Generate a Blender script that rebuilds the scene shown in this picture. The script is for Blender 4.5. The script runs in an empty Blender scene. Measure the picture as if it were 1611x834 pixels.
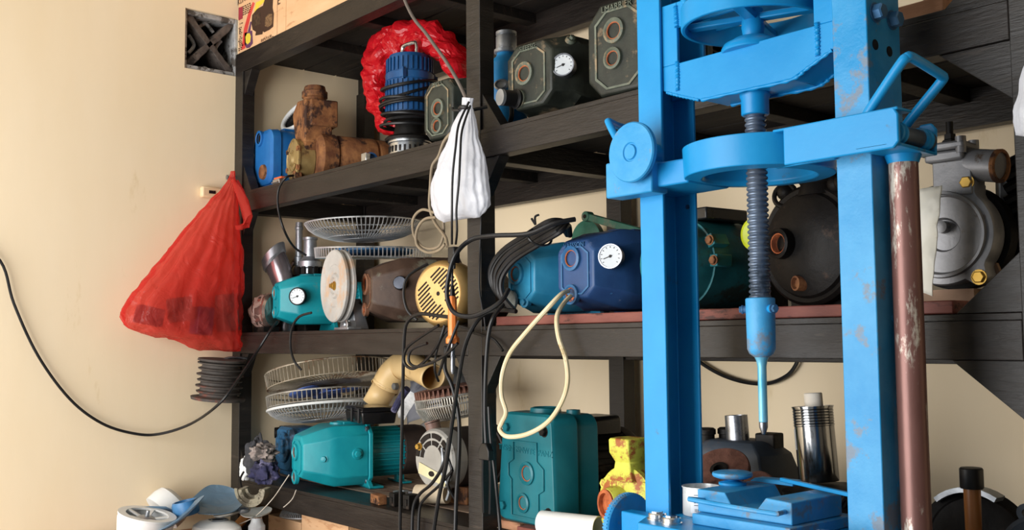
import bpy, bmesh, math, random
from mathutils import Vector, Matrix, noise
from math import sin, cos, pi, radians
random.seed(7)
SC = bpy.context.scene
COL = SC.collection
# ---------------------------------------------------------------- camera
FPX = 1609.775
EYE = Vector((3.0874, -1.44, 1.30))
_yaw, _pit, _rol = radians(40.29078), radians(4.22574), radians(-0.48544)
FW = Vector((-cos(_yaw)*cos(_pit), sin(_yaw)*cos(_pit), sin(_pit)))
_r = Vector((sin(_yaw), cos(_yaw), 0)); _u = _r.cross(FW)
RT = _r*cos(_rol)+_u*sin(_rol); UP = _u*cos(_rol)-_r*sin(_rol)
cam = bpy.data.cameras.new('camera'); cam.sensor_width = 36; cam.lens = 36*FPX/1611
camo = bpy.data.objects.new('camera', cam); COL.objects.link(camo)
camo.matrix_world = Matrix(((RT.x, UP.x, -FW.x, EYE.x), (RT.y, UP.y, -FW.y, EYE.y), (RT.z, UP.z, -FW.z, EYE.z), (0, 0, 0, 1)))
cam.clip_start = 0.05; cam.clip_end = 60
SC.camera = camo
# ---------------------------------------------------------------- light and exposure
W = bpy.data.worlds.new('daylight'); SC.world = W; W.use_nodes = True
W.node_tree.nodes['Background'].inputs[0].default_value = (0.93, 0.97, 1.0, 1)
W.node_tree.nodes['Background'].inputs[1].default_value = 0.38
SC.view_settings.view_transform = 'Standard'; SC.view_settings.look = 'None'
SC.view_settings.gamma = 1.0; SC.view_settings.use_curve_mapping = False
SC.view_settings.exposure = 0.0
def area(name, loc, target, sx, sy, power, color):
    l = bpy.data.lights.new(name, 'AREA'); l.shape = 'RECTANGLE'; l.size = sx; l.size_y = sy
    l.energy = power; l.color = color
    o = bpy.data.objects.new(name, l); COL.objects.link(o); o.location = loc
    o.rotation_euler = (Vector(target)-Vector(loc)).to_track_quat('-Z', 'Y').to_euler()
    return o
area('doorway_daylight', (1.2, -2.45, 1.25), (0.7, 0.3, 1.25), 2.3, 1.9, 103, (1.0, 0.985, 0.965))
# ---------------------------------------------------------------- helpers
def at(px, py, X=None, Y=None, Z=None):
    """where the sight line through a spot of the photograph meets a real plane of the place"""
    d = FW*FPX+RT*(px-805.5)-UP*(py-417)
    if X is not None: t = (X-EYE.x)/d.x
    elif Y is not None: t = (Y-EYE.y)/d.y
    else: t = (Z-EYE.z)/d.z
    return EYE+d*t
def V(*a): return Vector(a)
def lin(c):
    if isinstance(c, str):
        c = [int(c[i:i+2], 16)/255 for i in (0, 2, 4)]
    return tuple((x/12.92 if x <= .04045 else ((x+.055)/1.055)**2.4) for x in c)+(1,)
def frame(axis):
    a = Vector(axis).normalized()
    b = a.orthogonal().normalized()
    if abs(a.z) < .9:
        b = Vector((0, 0, 1)).cross(a).normalized()
    else:
        b = Vector((1, 0, 0)) if abs(a.x) < .5 else b
        b = (b-a*b.dot(a)).normalized()
    return a, b, a.cross(b)
class G:
    def __init__(s): s.bm = bmesh.new()
    def face(s, vs):
        try: return s.bm.faces.new(vs)
        except ValueError: return None
    def loft(s, rings, closed=True, cap0=True, cap1=True, loop=False):
        R = [[s.bm.verts.new(p) for p in r] for r in rings]
        n = len(R[0])
        pairs = list(zip(R, R[1:]))
        if loop: pairs.append((R[-1], R[0]))
        for a, b in pairs:
            for i in range(n if closed else n-1):
                j = (i+1) % n
                s.face((a[i], a[j], b[j], b[i]))
        if closed and not loop:
            if cap0: s.face(R[0][::-1])
            if cap1: s.face(R[-1])
        return R
    def box(s, x0, x1, y0, y1, z0, z1, M=None):
        p = [V(x, y, z) for z in (z0, z1) for x, y in ((x0, y0), (x1, y0), (x1, y1), (x0, y1))]
        if M is not None: p = [M @ q for q in p]
        s.loft([p[:4], p[4:]])
        return s
    def bar(s, a, b, w, h, up=(0, 0, 1)):
        a = Vector(a); b = Vector(b); d = (b-a).normalized()
        sd = d.cross(Vector(up)).normalized(); u = sd.cross(d)
        s.loft([[q+sd*w/2*i+u*h/2*j for i, j in ((-1, -1), (1, -1), (1, 1), (-1, 1))] for q in (a, b)])
        return s
    def cyl(s, a, b, r, r2=None, n=20, c0=True, c1=True, ph=0):
        a = Vector(a); b = Vector(b); r2 = r if r2 is None else r2
        d, e, f = frame(b-a)
        s.loft([[q+e*(R*cos(ph+2*pi*i/n))+f*(R*sin(ph+2*pi*i/n)) for i in range(n)] for q, R in ((a, r), (b, r2))], cap0=c0, cap1=c1)
        return s
    def lathe(s, o, axis, prof, n=24, cap0=True, cap1=True, sq=1, a0=0, loop=False):
        """prof: (radius, distance along axis)"""
        o = Vector(o); d, e, f = frame(axis)
        s.loft([[o+d*h+e*(r*cos(a0+2*pi*i/n))+f*(r*sq*sin(a0+2*pi*i/n)) for i in range(n)] for r, h in prof], cap0=cap0, cap1=cap1, loop=loop)
        return s
    def ring(s, o, axis, R, r0, h, n=32):
        """a flat band ring: outer R, inner r0, height h"""
        return s.lathe(o, axis, [(R, 0), (R, h), (r0, h), (r0, 0)], n, loop=True)
    def torus(s, o, axis, R, r, n=32, m=8, sq=1):
        return s.lathe(o, axis, [(R+r*cos(2*pi*k/m), r*sin(2*pi*k/m)) for k in range(m)], n, loop=True, sq=sq)
    def prism(s, pts, vec):
        vec = Vector(vec); p = [Vector(q) for q in pts]
        s.loft([p, [q+vec for q in p]]); return s
    def tube(s, pts, r, n=8, smooth=True, cap=True, res=6):
        pts = [Vector(p) for p in pts]
        if smooth and len(pts) > 2: pts = cat(pts, res)
        rings = []; prev = None
        for i, p in enumerate(pts):
            t = (pts[min(i+1, len(pts)-1)]-pts[max(i-1, 0)])
            if t.length < 1e-9: continue
            t.normalize()
            if prev is None: e = t.orthogonal().normalized()
            else:
                e = prev-t*prev.dot(t)
                e = e.normalized() if e.length > 1e-6 else t.orthogonal().normalized()
            prev = e; f = t.cross(e)
            rr = r(i/(len(pts)-1)) if callable(r) else r
            rings.append([p+e*(rr*cos(2*pi*k/n))+f*(rr*sin(2*pi*k/n)) for k in range(n)])
        s.loft(rings, cap0=cap, cap1=cap); return s
    def ball(s, c, r, n=16, m=10, sc=(1, 1, 1)):
        c = Vector(c)
        rings = []
        for k in range(1, m):
            th = pi*k/m
            rings.append([c+V(r*sc[0]*sin(th)*cos(2*pi*i/n), r*sc[1]*sin(th)*sin(2*pi*i/n), -r*sc[2]*cos(th)) for i in range(n)])
        s.loft(rings); return s
    def hexbolt(s, o, axis, r, h):
        d, e, f = frame(axis); o = Vector(o)
        s.lathe(o-d*.001, axis, [(r*1.25, 0), (r*1.25, .0025)], 16)
        s.lathe(o, axis, [(r, 0), (r, h*.85), (r*.85, h)], 6); return s
def cat(pts, res=6, closed=False):
    out = []; n = len(pts)
    for i in range(n-1):
        p0 = pts[max(i-1, 0)]; p1 = pts[i]; p2 = pts[i+1]; p3 = pts[min(i+2, n-1)]
        for k in range(res):
            t = k/res
            out.append(.5*((2*p1)+(p2-p0)*t+(2*p0-5*p1+4*p2-p3)*t*t+(3*p1-p0-3*p2+p3)*t**3))
    out.append(pts[-1]); return out
def obj(name, g, m, parent=None, bevel=0, smooth=32, M=None, label=None, seg=2):
    bm = g.bm if isinstance(g, G) else g
    bmesh.ops.recalc_face_normals(bm, faces=bm.faces)
    if M is not None: bm.transform(M)
    me = bpy.data.meshes.new(name); bm.to_mesh(me); bm.free()
    if smooth:
        me.polygons.foreach_set('use_smooth', [True]*len(me.polygons))
        me.set_sharp_from_angle(angle=radians(smooth))
    me.materials.append(m)
    o = bpy.data.objects.new(name, me); COL.objects.link(o)
    if parent is not None: o.parent = parent
    if bevel:
        b = o.modifiers.new('bevel', 'BEVEL'); b.width = bevel; b.segments = seg; b.limit_method = 'ANGLE'; b.angle_limit = radians(35)
    if label: o['label'] = label
    return o
def tag(o, label, cat_, group=None):
    o['label'] = label; o['category'] = cat_
    if group: o['group'] = group
    return o
def thing(name, label, cat_, loc=(0, 0, 0), rz=0, group=None, tilt=None):
    o = bpy.data.objects.new(name, None); COL.objects.link(o); o.empty_display_size = .05
    o.location = loc; o.rotation_euler = (tilt[0] if tilt else 0, tilt[1] if tilt else 0, rz)
    return tag(o, label, cat_, group)
def struct(o): o['kind'] = 'structure'; return o
def word(name, txt, size, m, parent, M, depth=.0006):
    """raised or printed lettering turned into a mesh"""
    cu = bpy.data.curves.new(name, 'FONT'); cu.body = txt; cu.size = size; cu.extrude = depth; cu.align_x = 'CENTER'; cu.align_y = 'CENTER'
    tmp = bpy.data.objects.new(name, cu); COL.objects.link(tmp)
    bpy.context.view_layer.update()
    me = bpy.data.meshes.new_from_object(tmp.evaluated_get(bpy.context.evaluated_depsgraph_get()))
    bpy.data.objects.remove(tmp); bpy.data.curves.remove(cu)
    me.transform(M); me.materials.clear(); me.materials.append(m)
    o = bpy.data.objects.new(name, me); COL.objects.link(o); o.parent = parent
    return o
def plane_M(o, ex, ez):
    """matrix that puts text (x right, y up) at o with right = ex and up = ez"""
    ex = Vector(ex).normalized(); ez = Vector(ez).normalized(); n = ex.cross(ez)
    return Matrix(((ex.x, ez.x, n.x, o[0]), (ex.y, ez.y, n.y, o[1]), (ex.z, ez.z, n.z, o[2]), (0, 0, 0, 1)))
# ---------------------------------------------------------------- materials
_mats = {}
def mat(name, c1, c2=None, c3=None, rough=.5, metal=0, scale=18, amt=.5, bump=.15, bscale=60, spec=.36, stretch=(1, 1, 1), wear=.62, wsc=9, alpha=1, trans=0, coat=0, rvar=.15, bdist=.002):
    """painted or worn surface: base colour c1, blotches of c2, wear patches of c3"""
    if name in _mats: return _mats[name]
    m = bpy.data.materials.new(name); m.use_nodes = True; nt = m.node_tree; N = nt.nodes; L = nt.links
    b = N['Principled BSDF']
    tc = N.new('ShaderNodeTexCoord'); mp = N.new('ShaderNodeMapping'); mp.inputs['Scale'].default_value = stretch
    L.new(tc.outputs['Object'], mp.inputs[0])
    def nz(sc, det=5, ro=.6):
        n = N.new('ShaderNodeTexNoise'); n.inputs['Scale'].default_value = sc; n.inputs['Detail'].default_value = det; n.inputs['Roughness'].default_value = ro
        L.new(mp.outputs[0], n.inputs['Vector']); return n
    def mix(f, a, bb):
        x = N.new('ShaderNodeMix'); x.data_type = 'RGBA'
        if isinstance(f, float): x.inputs[0].default_value = f
        else: L.new(f, x.inputs[0])
        for s_, v in ((6, a), (7, bb)):
            if isinstance(v, tuple): x.inputs[s_].default_value = v
            else: L.new(v, x.inputs[s_])
        return x.outputs[2]
    def ramp(src, lo, hi):
        r = N.new('ShaderNodeMapRange'); r.inputs[1].default_value = lo; r.inputs[2].default_value = hi
        L.new(src, r.inputs[0]); return r.outputs[0]
    col = lin(c1); n1 = nz(scale)
    if c2:
        k = ramp(n1.outputs[0], .5-amt*.3, .5+amt*.3) if amt < 1 else ramp(n1.outputs[0], .42, .58)
        col = mix(k, col, lin(c2))
    if c3:
        n3 = nz(wsc, 8, .7)
        col = mix(ramp(n3.outputs[0], wear-.045, wear+.015), col, lin(c3))
    if isinstance(col, tuple): b.inputs['Base Color'].default_value = col
    else: L.new(col, b.inputs['Base Color'])
    rr = N.new('ShaderNodeMapRange'); rr.inputs[3].default_value = max(.02, rough-rvar); rr.inputs[4].default_value = min(1, rough+rvar)
    L.new(n1.outputs[0], rr.inputs[0]); L.new(rr.outputs[0], b.inputs['Roughness'])
    b.inputs['Metallic'].default_value = metal; b.inputs['Specular IOR Level'].default_value = spec
    b.inputs['Coat Weight'].default_value = coat; b.inputs['Coat Roughness'].default_value = .2
    if alpha < 1: b.inputs['Alpha'].default_value = alpha
    if trans: b.inputs['Transmission Weight'].default_value = trans
    if bump:
        bn = nz(bscale, 6, .65); bp = N.new('ShaderNodeBump'); bp.inputs['Strength'].default_value = bump; bp.inputs['Distance'].default_value = bdist
        L.new(bn.outputs[0], bp.inputs['Height']); L.new(bp.outputs[0], b.inputs['Normal'])
    _mats[name] = m; return m
def plastic_film(name, c, mixt=.5, transp=.35, rough=.25, tint=.45, bd=.006):
    """thin translucent plastic bag"""
    m = bpy.data.materials.new(name); m.use_nodes = True; nt = m.node_tree; N = nt.nodes; L = nt.links
    out = N['Material Output']; b = N['Principled BSDF']
    b.inputs['Base Color'].default_value = lin(c); b.inputs['Roughness'].default_value = rough
    tl = N.new('ShaderNodeBsdfTranslucent'); tl.inputs[0].default_value = lin(c)
    tr = N.new('ShaderNodeBsdfTransparent'); cc = lin(c); tr.inputs[0].default_value = tuple(min(1, x**tint) for x in cc[:3])+(1,)
    m1 = N.new('ShaderNodeMixShader'); m1.inputs[0].default_value = mixt; L.new(b.outputs[0], m1.inputs[1]); L.new(tl.outputs[0], m1.inputs[2])
    m2 = N.new('ShaderNodeMixShader'); m2.inputs[0].default_value = transp; L.new(m1.outputs[0], m2.inputs[1]); L.new(tr.outputs[0], m2.inputs[2])
    tc = N.new('ShaderNodeTexCoord'); n = N.new('ShaderNodeTexNoise'); n.inputs['Scale'].default_value = 14; n.inputs['Detail'].default_value = 4; n.inputs['Distortion'].default_value = 1.5
    bp = N.new('ShaderNodeBump'); bp.inputs['Strength'].default_value = .8; bp.inputs['Distance'].default_value = bd
    L.new(tc.outputs['Object'], n.inputs['Vector']); L.new(n.outputs[0], bp.inputs['Height'])
    L.new(bp.outputs[0], b.inputs['Normal']); L.new(bp.outputs[0], tl.inputs['Normal'])
    L.new(m2.outputs[0], out.inputs[0]); return m
M_ = {}
M_['blackwood'] = mat('black_painted_wood', '171311', '231e1a', '342c26', rough=.45, scale=9, bump=.5, bscale=22, stretch=(1, 1, 7), wear=.64, spec=.5, bdist=.003)
M_['blackrail'] = mat('black_painted_rail', '1a1614', '27211d', '3a322b', rough=.42, scale=7, bump=.5, bscale=22, stretch=(1, 6, 6), wear=.66, bdist=.003)
M_['plank'] = mat('dark_plank', '130f0d', '1e1814', '2c231c', rough=.75, scale=6, bump=.4, bscale=20, stretch=(1, 9, 9), wear=.6)
M_['greyplank'] = mat('grey_shelf_plank', '6b5a4e', '8a7767', '5a3a30', rough=.75, scale=6, bump=.4, bscale=22, stretch=(1, 8, 8), wear=.6)
M_['redplank'] = mat('red_brown_plank', '6a352e', '834d42', '43221d', rough=.6, scale=8, bump=.4, bscale=30, stretch=(1, 4, 4), wear=.6)
M_['blue'] = mat('bright_blue_paint', '0c84c4', '2092d0', '456f92', rough=.36, spec=.3, scale=5, bump=.25, bscale=70, wear=.685, wsc=14, rvar=.1, bdist=.001)
M_['bluedark'] = mat('worn_blue_paint', '1a88c4', '4a9ed2', '6f8296', spec=.3, rough=.4, scale=9, bump=.5, bscale=60, wear=.60, wsc=13, bdist=.0015)
M_['steel'] = mat('worn_steel', '7d8088', '9ea1a8', '4d4a49', rough=.3, metal=.9, scale=30, bump=.1, wear=.66)
M_['zinc'] = mat('zinc_plate', 'b9bcc0', 'd6d8da', '85807a', rough=.22, metal=.95, scale=30, bump=.05, wear=.68)
M_['thread'] = mat('greased_screw_steel', '5a687c', '748295', '414c5b', rough=.34, metal=.55, scale=40, bump=.03)
M_['rust'] = mat('rusty_iron', '5e3822', '98683f', '38231a', rough=.8, scale=26, bump=.8, bscale=80, wear=.56, wsc=15)
M_['rusthole'] = mat('rust_inside_port', '8f4526', 'c06a3c', '4e2718', rough=.6, scale=60, bump=.5, bscale=120, wear=.6)
M_['blackrub'] = mat('black_rubber', '111112', '1c1b1d', rough=.42, scale=20, bump=.05)
M_['blackplas'] = mat('black_plastic', '161617', '232324', rough=.3, scale=20, bump=.03)
M_['blackiron'] = mat('black_cast_iron', '0e0d0d', '1b1816', '3a2f28', spec=.18, rough=.55, scale=16, bump=.5, bscale=50, wear=.62)
M_['wire'] = mat('galvanised_wire', 'a8a49c', 'c9c6be', '7d6a58', rough=.4, metal=.6, scale=40, bump=0, wear=.62)
M_['white'] = mat('white_paint', 'dcdedd', 'e8e8e6', 'b7b1a6', rough=.4, scale=12, bump=.05, wear=.68)
# ================================================================= SETTING
S1, S2, S3, S4 = 2.2401, 1.7815, 1.3332, 0.8803      # shelf tops
cream = mat('cream_wall_paint', 'edd8b4', 'f2e0c2', 'e2cca4', rough=.6, scale=3, amt=.8, bump=.25, bscale=5, wear=.66, wsc=4, spec=.35, bdist=.004, stretch=(1, 1, .3))
# side wall with the hole of the ventilation block
vy0, vy1, vz0, vz1 = -.171, .012, 2.168, 2.362
g = G()
g.box(-.15, 0, -3.0, vy0, 0, 3.3); g.box(-.15, 0, vy1, .68, 0, 3.3)
g.box(-.15, 0, vy0, vy1, 0, vz0); g.box(-.15, 0, vy0, vy1, vz1, 3.3)
struct(obj('wall_left', g, cream, smooth=0))
g = G(); g.box(-.15, 4.3, .53, .68, 0, 3.3); struct(obj('wall_back', g, cream, smooth=0))
g = G(); g.box(4.3, 4.45, -3.0, .68, 0, 3.3); struct(obj('unseen_wall_right', g, mat('low_bounce_wall', '6a665e', '767167', rough=.8, scale=3), smooth=0))  # out of view; added, and coloured dark, to keep light off right-facing sides
g = G(); g.box(-.15, 4.45, -4.2, .68, -.1, 0)
struct(obj('floor', g, mat('concrete_floor', '8f8b84', '9c9890', '7c7870', rough=.8, scale=4, bump=.3, bscale=30), smooth=0))
g = G(); g.box(-.15, 4.45, -3.0, .68, 3.3, 3.4)
struct(obj('unseen_ceiling', g, mat('ceiling_paint', 'd9d5ca', 'e2ded4', rough=.8, scale=3), smooth=0))  # out of view; added to cut the sky light from above
# ventilation block in the side wall
conc = mat('rough_grey_cement', '8f8f8e', 'b5b6b8', '55504b', rough=.9, scale=25, bump=.8, bscale=70, wear=.56, wsc=18)
dconc = mat('weathered_dark_cement', '4c4440', '6a615b', '2b2624', rough=.95, scale=40, bump=.9, bscale=90, wear=.58)
vent = thing('ventilation_block', 'square grey cement ventilation block with an X set in the cream wall', 'vent', (-.06, (vy0+vy1)/2, vz0))
yc = (vy0+vy1)/2; w = (vy1-vy0)/2; h = vz1-vz0
g = G(); t = .016
for a in ((-w, -w+t*.7, 0, h), (w-t*.7, w, 0, h), (-w+t*.7, w-t*.7, 0, t), (-w+t*.7, w-t*.7, h-t, h)):
    g.box(-.085, .050, a[0], a[1], a[2], a[3])
obj('block_frame', g, conc, vent, bevel=.003)
for s_ in (1, -1):
    g = G()
    n = 14; rings = []
    for k in range(n+1):
        u = k/n; y = (-w+.01)+(2*w-.02)*u; z = (h*u if s_ > 0 else h*(1-u)); z = .008+(h-.016)*z/h
        wd = .010+.006*noise.noise(V(u*7, s_, 3))+.012*abs(u-.5)**2
        d = Vector((0, 2*w, s_*h)).normalized(); nn = Vector((0, -d.z, d.y))
        c = V(0, y, z)
        rings.append([c+nn*wd+V(.040, 0, 0), c-nn*wd+V(.040, 0, 0), c-nn*wd*.6+V(-.08, 0, 0), c+nn*wd*.6+V(-.08, 0, 0)])
    g.loft(rings)
    obj('cross_bar', g, dconc, vent, bevel=.002)
for (a, b, c2) in ((-.6, .5, 0), (.6, .5, 1), (0, .12, 2), (0, .88, 3)):
    g = G()
    # curved inner lips that round the four openings
    cy, cz = a*w, b*h
    g.tube([V(.0, cy-.028, cz-.02), V(.0, cy, cz+.004), V(.0, cy+.028, cz-.02)] if c2 > 1 else [V(0, cy, cz-.03), V(0, cy+(.018 if a < 0 else -.018), cz), V(0, cy, cz+.03)], .006, 8)
    obj('inner_lip', g, conc, vent)
g = G(); g.box(-.088, -.083, -w, w, 0, h); obj('shade_panel', g, mat('recess_shade', '151311', '221d1a', rough=.95), vent)  # added near-black sheet: its colour stands for the shade behind the openings

# ================================================================= RACK
rack = thing('storage_rack', 'black painted wooden storage rack with four shelf levels along the wall', 'shelf')
D = .50
def rk(name, g, m=None, bevel=.0015): return obj(name, g, m or M_['blackwood'], rack, bevel=bevel, smooth=0)
XP = [(.001, .055), (1.2296, 1.281), (2.468, 2.53)]
for x0, x1 in XP:
    g = G(); g.box(x0, x1, 0, .042, 0, S1-.066); rk('post', g)
    g = G(); g.box(x0, x1, D-.042, D, 0, S1-.066); rk('post', g)
for i, z in enumerate((S1, S2, S3, S4, .43)):
    for j, (xa, xb) in enumerate(((.055, 1.2296), (1.281, 2.468))):
        # rails stand flush between the posts; the board end shows as a seam on top
        if z == S1 : pass
        x0 = .001 if (i == 0 and j == 0) else xa; x1 = xb
        if i == 0: x1 = 1.2555 if j == 0 else 2.53; x0 = .001 if j == 0 else 1.2555
        for (y0, y1, h_) in ((0, .04, .0665), (D-.035, D, .085)):
            g = G(); g.box(x0, x1, y0, y1, z-h_, z-.0105); rk('rail', g, M_['blackrail'])
        # bearers under the boards
        for k in range(1, 4):
            xc = xa+(xb-xa)*k/4
            g = G(); g.box(xc-.02, xc+.02, .04, D-.035, z-.038, z-.0105); rk('bearer', g, M_['plank'])
        # boards
        m_ = M_['greyplank'] if i == 3 and j == 0 else M_['plank']
        nb = 4
        for k in range(nb):
            y0 = D*k/nb; y1 = D*(k+1)/nb-(.006 if k < nb-1 else 0)
            g = G(); xx0, xx1 = (.001 if j == 0 else 1.2566), (1.2544 if j == 0 else 2.53)
            yy0 = y0+.0008
            # boards are notched round the posts
            if k in (0, nb-1):
                xx0, xx1 = (xa, xb) if i else (xx0, xx1)
            g.box(xx0, xx1, yy0, y1, z-.0104, z-.0008)
            rk('shelf_board', g, m_ if k else (M_['blackrail'] if i != 3 or j else M_['blackrail']), bevel=.0008)
    for x0, x1 in XP:   # side rails between front and back posts
        if i: 
            g = G(); g.box(x0+.004, x1-.004, .042, D-.042, z-.0665, z-.0105); rk('side_rail', g)
# corner braces: triangular plates
def brace(x, sx, z, sz, lx, lz, y0=.006, y1=.036):
    g = G(); g.prism([V(x, y0, z), V(x+sx*lx, y0, z), V(x, y0, z+sz*lz)], (0, y1-y0, 0))
    rk('corner_brace', g, bevel=.001)
for i, z in enumerate((S1, S2, S3, S4)):
    zb = z-.0667
    brace(.055, 1, zb, -1, .05, .075); brace(1.2296, -1, zb, -1, .055, .085)
    brace(1.281, 1, zb, -1, .06, .085); brace(2.468, -1, zb, -1, .105, .085)
    if i:
        if i != 2: brace(.055, 1, z, 1, .055, .085)
        if i == 1: brace(1.281, 1, z, 1, .065, .085)
        brace(2.468, -1, z, 1, .095, .085)
# ================================================================= HYDRAULIC PRESS
press = thing('workshop_press', 'bright blue steel workshop press standing before the rack', 'press')
def pp(name, g, m=None, bevel=.0015, smooth=35, label=None): return obj(name, g, m or M_['blue'], press, bevel=bevel, smooth=smooth, label=label)
YF, YB = -.170, -.082
XL0, XL1, XR0, XR1 = 1.9235, 1.9745, 2.2965, 2.3505
tf = .006
g = G(); g.prism([V(XL0, YF, .02), V(XL1, YF, .02), V(XL1, YF+tf, .02), V(XL0+tf, YF+tf, .02), V(XL0+tf, YB-tf, .02), V(XL1, YB-tf, .02), V(XL1, YB, .02), V(XL0, YB, .02)], (0, 0, 2.08))
lc = pp('column', g)
g = G(); g.prism([V(XR1, YF, .02), V(XR0, YF, .02), V(XR0, YF+tf, .02), V(XR1-tf, YF+tf, .02), V(XR1-tf, YB-tf, .02), V(XR0, YB-tf, .02), V(XR0, YB, .02), V(XR1, YB, .02)], (0, 0, 2.08))
rc = pp('column', g, M_['bluedark'])
# feet and floor beams (below the frame, they carry the columns)
for x0, x1 in ((XL0-.02, XL1+.02), (XR0-.02, XR1+.02)):
    g = G(); g.box(x0, x1, YF-.25, YB+.05, 0, .02); pp('foot', g)
g = G(); g.box(XL1, XR0, YF+.01, YF+.018, .06, .12); pp('floor_beam', g)
# bolts and holes on the columns
dk = mat('dark_hole', '0c0f16', rough=.9, bump=0)
bb = mat('dark_blue_bolt', '2f5f8c', '4a7296', '5d5148', rough=.4, metal=.3, scale=30)
for y, z in ((-.147, 1.752), (-.103, 1.750)):
    g = G(); g.hexbolt((XR1, y, z), (1, 0, 0), .0115, .014); obj('hex_bolt', g, bb, rc)
for y, z in ((-.150, 1.706), (-.113, 1.703)):
    g = G(); g.lathe((XR1-.0005, y, z), (1, 0, 0), [(.0075, 0), (.0075, .0012), (.0055, .0012)], 18); obj('bolt_hole', g, dk, rc)
for z in (1.449, 1.327, 1.21, 1.10):
    g = G(); g.lathe((XR1-.0005, -.126, z), (1, 0, 0), [(.006, 0), (.006, .0012), (.004, .0012)], 16); obj('bolt_hole', g, M_['bluedark'], rc)
for z in (1.656, 1.40, 1.265, 1.205):
    g = G(); g.hexbolt((XL0+tf, -.135, z), (1, 0, 0), .006, .006); obj('hex_bolt', g, M_['steel'], lc)
    
g = G(); g.lathe((XL0+.035, YB-tf, 1.525), (0, -1, 0), [(.004, 0), (.004, .002), (.001, .0025)], 12); obj('rivet', g, M_['steel'], lc)
# --- upper beam box: front and back plates, joined below
def beamplate(y):
    g = G()
    P = lambda pts: [V(x, y, z) for x, z in pts]
    g.prism(P([(1.932, 1.712), (1.972, 1.712), (2.050, 1.683), (2.221, 1.682), (2.294, 1.712), (2.342, 1.712), (2.342, 1.752), (1.932, 1.752)]), (0, .007, 0))
    g.prism(P([(1.932, 1.752), (2.005, 1.752), (2.005, 1.855), (1.932, 1.855)]), (0, .007, 0))
    g.prism(P([(2.262, 1.752), (2.342, 1.752), (2.342, 1.855), (2.262, 1.855)]), (0, .007, 0))
    g.prism(P([(2.005, 1.812), (2.262, 1.812), (2.262, 1.855), (2.005, 1.855)]), (0, .007, 0))
    return g
pp('beam_plate', beamplate(-.1625)); pp('beam_plate', beamplate(-.095))
g = G()
for a, b in (((1.972, 1.712), (2.050, 1.683)), ((2.050, 1.683), (2.221, 1.682)), ((2.221, 1.682), (2.294, 1.712))):
    g.prism([V(a[0], -.156, a[1]), V(b[0], -.156, b[1]), V(b[0], -.156, b[1]+.006), V(a[0], -.156, a[1]+.006)], (0, .062, 0))
pp('beam_bottom', g)
def weld(pts, r=.0035):
    g = G(); n = 40; P = cat([Vector(p) for p in pts], 14)
    g.tube(P, lambda t: r*(1+.35*sin(t*70)+.2*random.random()), 8, smooth=False); pp('weld_bead', g, bevel=0, smooth=60)
weld([(2.005, -.1625, 1.755), (2.0055, -.1628, 1.735), (2.005, -.1625, 1.706)]); weld([(2.004, -.1625, 1.848), (2.005, -.1625, 1.83), (2.006, -.1625, 1.812)])
weld([(2.268, -.1625, 1.755), (2.2685, -.1628, 1.735), (2.268, -.1625, 1.706)])
weld([(1.98, -.1605, 1.7085), (2.010, -.1605, 1.6965), (2.048, -.1605, 1.683)], .0025)
weld([(2.052, -.1605, 1.682), (2.14, -.1605, 1.6815), (2.219, -.1605, 1.681), (2.25, -.1605, 1.693), (2.29, -.1605, 1.710)], .0025)
weld([(2.06, -.094, 1.682), (2.14, -.094, 1.6815), (2.219, -.094, 1.681), (2.25, -.094, 1.693), (2.29, -.094, 1.710)], .0025)
# --- hand wheel above the beam
CX, CY_ = 2.131, -.128
hw = pp('hand_wheel', G().ring((CX, CY_, 1.788), (0, 0, 1), .112, .104, .036, 64), bevel=.002)
for k in range(4):
    a = radians(20+90*k); g = G(); d = V(cos(a), sin(a), 0)
    g.bar(V(CX, CY_, 1.803)+d*.012, V(CX, CY_, 1.803)+d*.105, .020, .010); obj('spoke', g, M_['blue'], hw, bevel=.002)
g = G(); g.lathe((CX, CY_, 1.768), (0, 0, 1), [(.015, 0), (.018, .02), (.016, .05)], 28); obj('wheel_hub', g, M_['blue'], hw, bevel=.002)
g = G(); g.lathe((CX, CY_, 1.748), (0, 0, 1), [(.050, 0), (.050, .006), (.046, .013), (.034, .019), (.030, .022)], 36); pp('thrust_collar', g)
g = G(); g.tube([at(1072, -8, Y=-.168), at(1083, 10, Y=-.168), at(1085, 18, Y=-.165)], .006, 12); g.torus(at(1084, 19, Y=-.165), (0, 1, 0), .007, .004, 16, 8); pp('lever_bar', g, bevel=0)
# --- nut collar, screw, holder, ram rod
g = G(); g.lathe((CX, CY_, 1.6475), (0, 0, 1), [(.0205, 0), (.0215, .002), (.0215, .026), (.0235, .030), (.0235, .036)], 32); pp('screw_nut', g)
g = G(); prof = []; z = 1.352; pitch = .0084; rr = .0168; k = 0
while z < 1.66:
    prof += [(rr-.0028, z), (rr-.0004, z+pitch*.22), (rr, z+pitch*.4), (rr-.0004, z+pitch*.6), (rr-.0028, z+pitch*.84)]; z += pitch
sc_ = G(); n = 28
rings = []
for r, z in prof:   # sheared in phase so the ridges run as a thread
    rings.append([V(CX+r*cos(2*pi*i/n), CY_+r*sin(2*pi*i/n), z+pitch*i/n*0) for i in range(n)])
sc_.loft(rings); pp('pressing_screw', sc_, M_['thread'], bevel=0, smooth=50, label='threaded grey steel screw')
g = G(); g.lathe((CX, CY_, 1.262), (0, 0, 1), [(.007, 0), (.009, .008), (.0185, .015), (.0215, .022), (.0225, .098), (.0215, .1005), (.012, .1005)], 32); hd = pp('screw_holder', g, M_['bluedark'])
g = G(); g.cyl((CX+.019, CY_-.004, 1.345), (CX+.032, CY_-.010, 1.345), .0065, n=16); obj('screw_boss', g, M_['blue'], hd)
g = G(); g.hexbolt((CX+.031, CY_-.010, 1.345), (1, -.45, 0), .006, .007); obj('set_screw', g, bb, hd)
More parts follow.
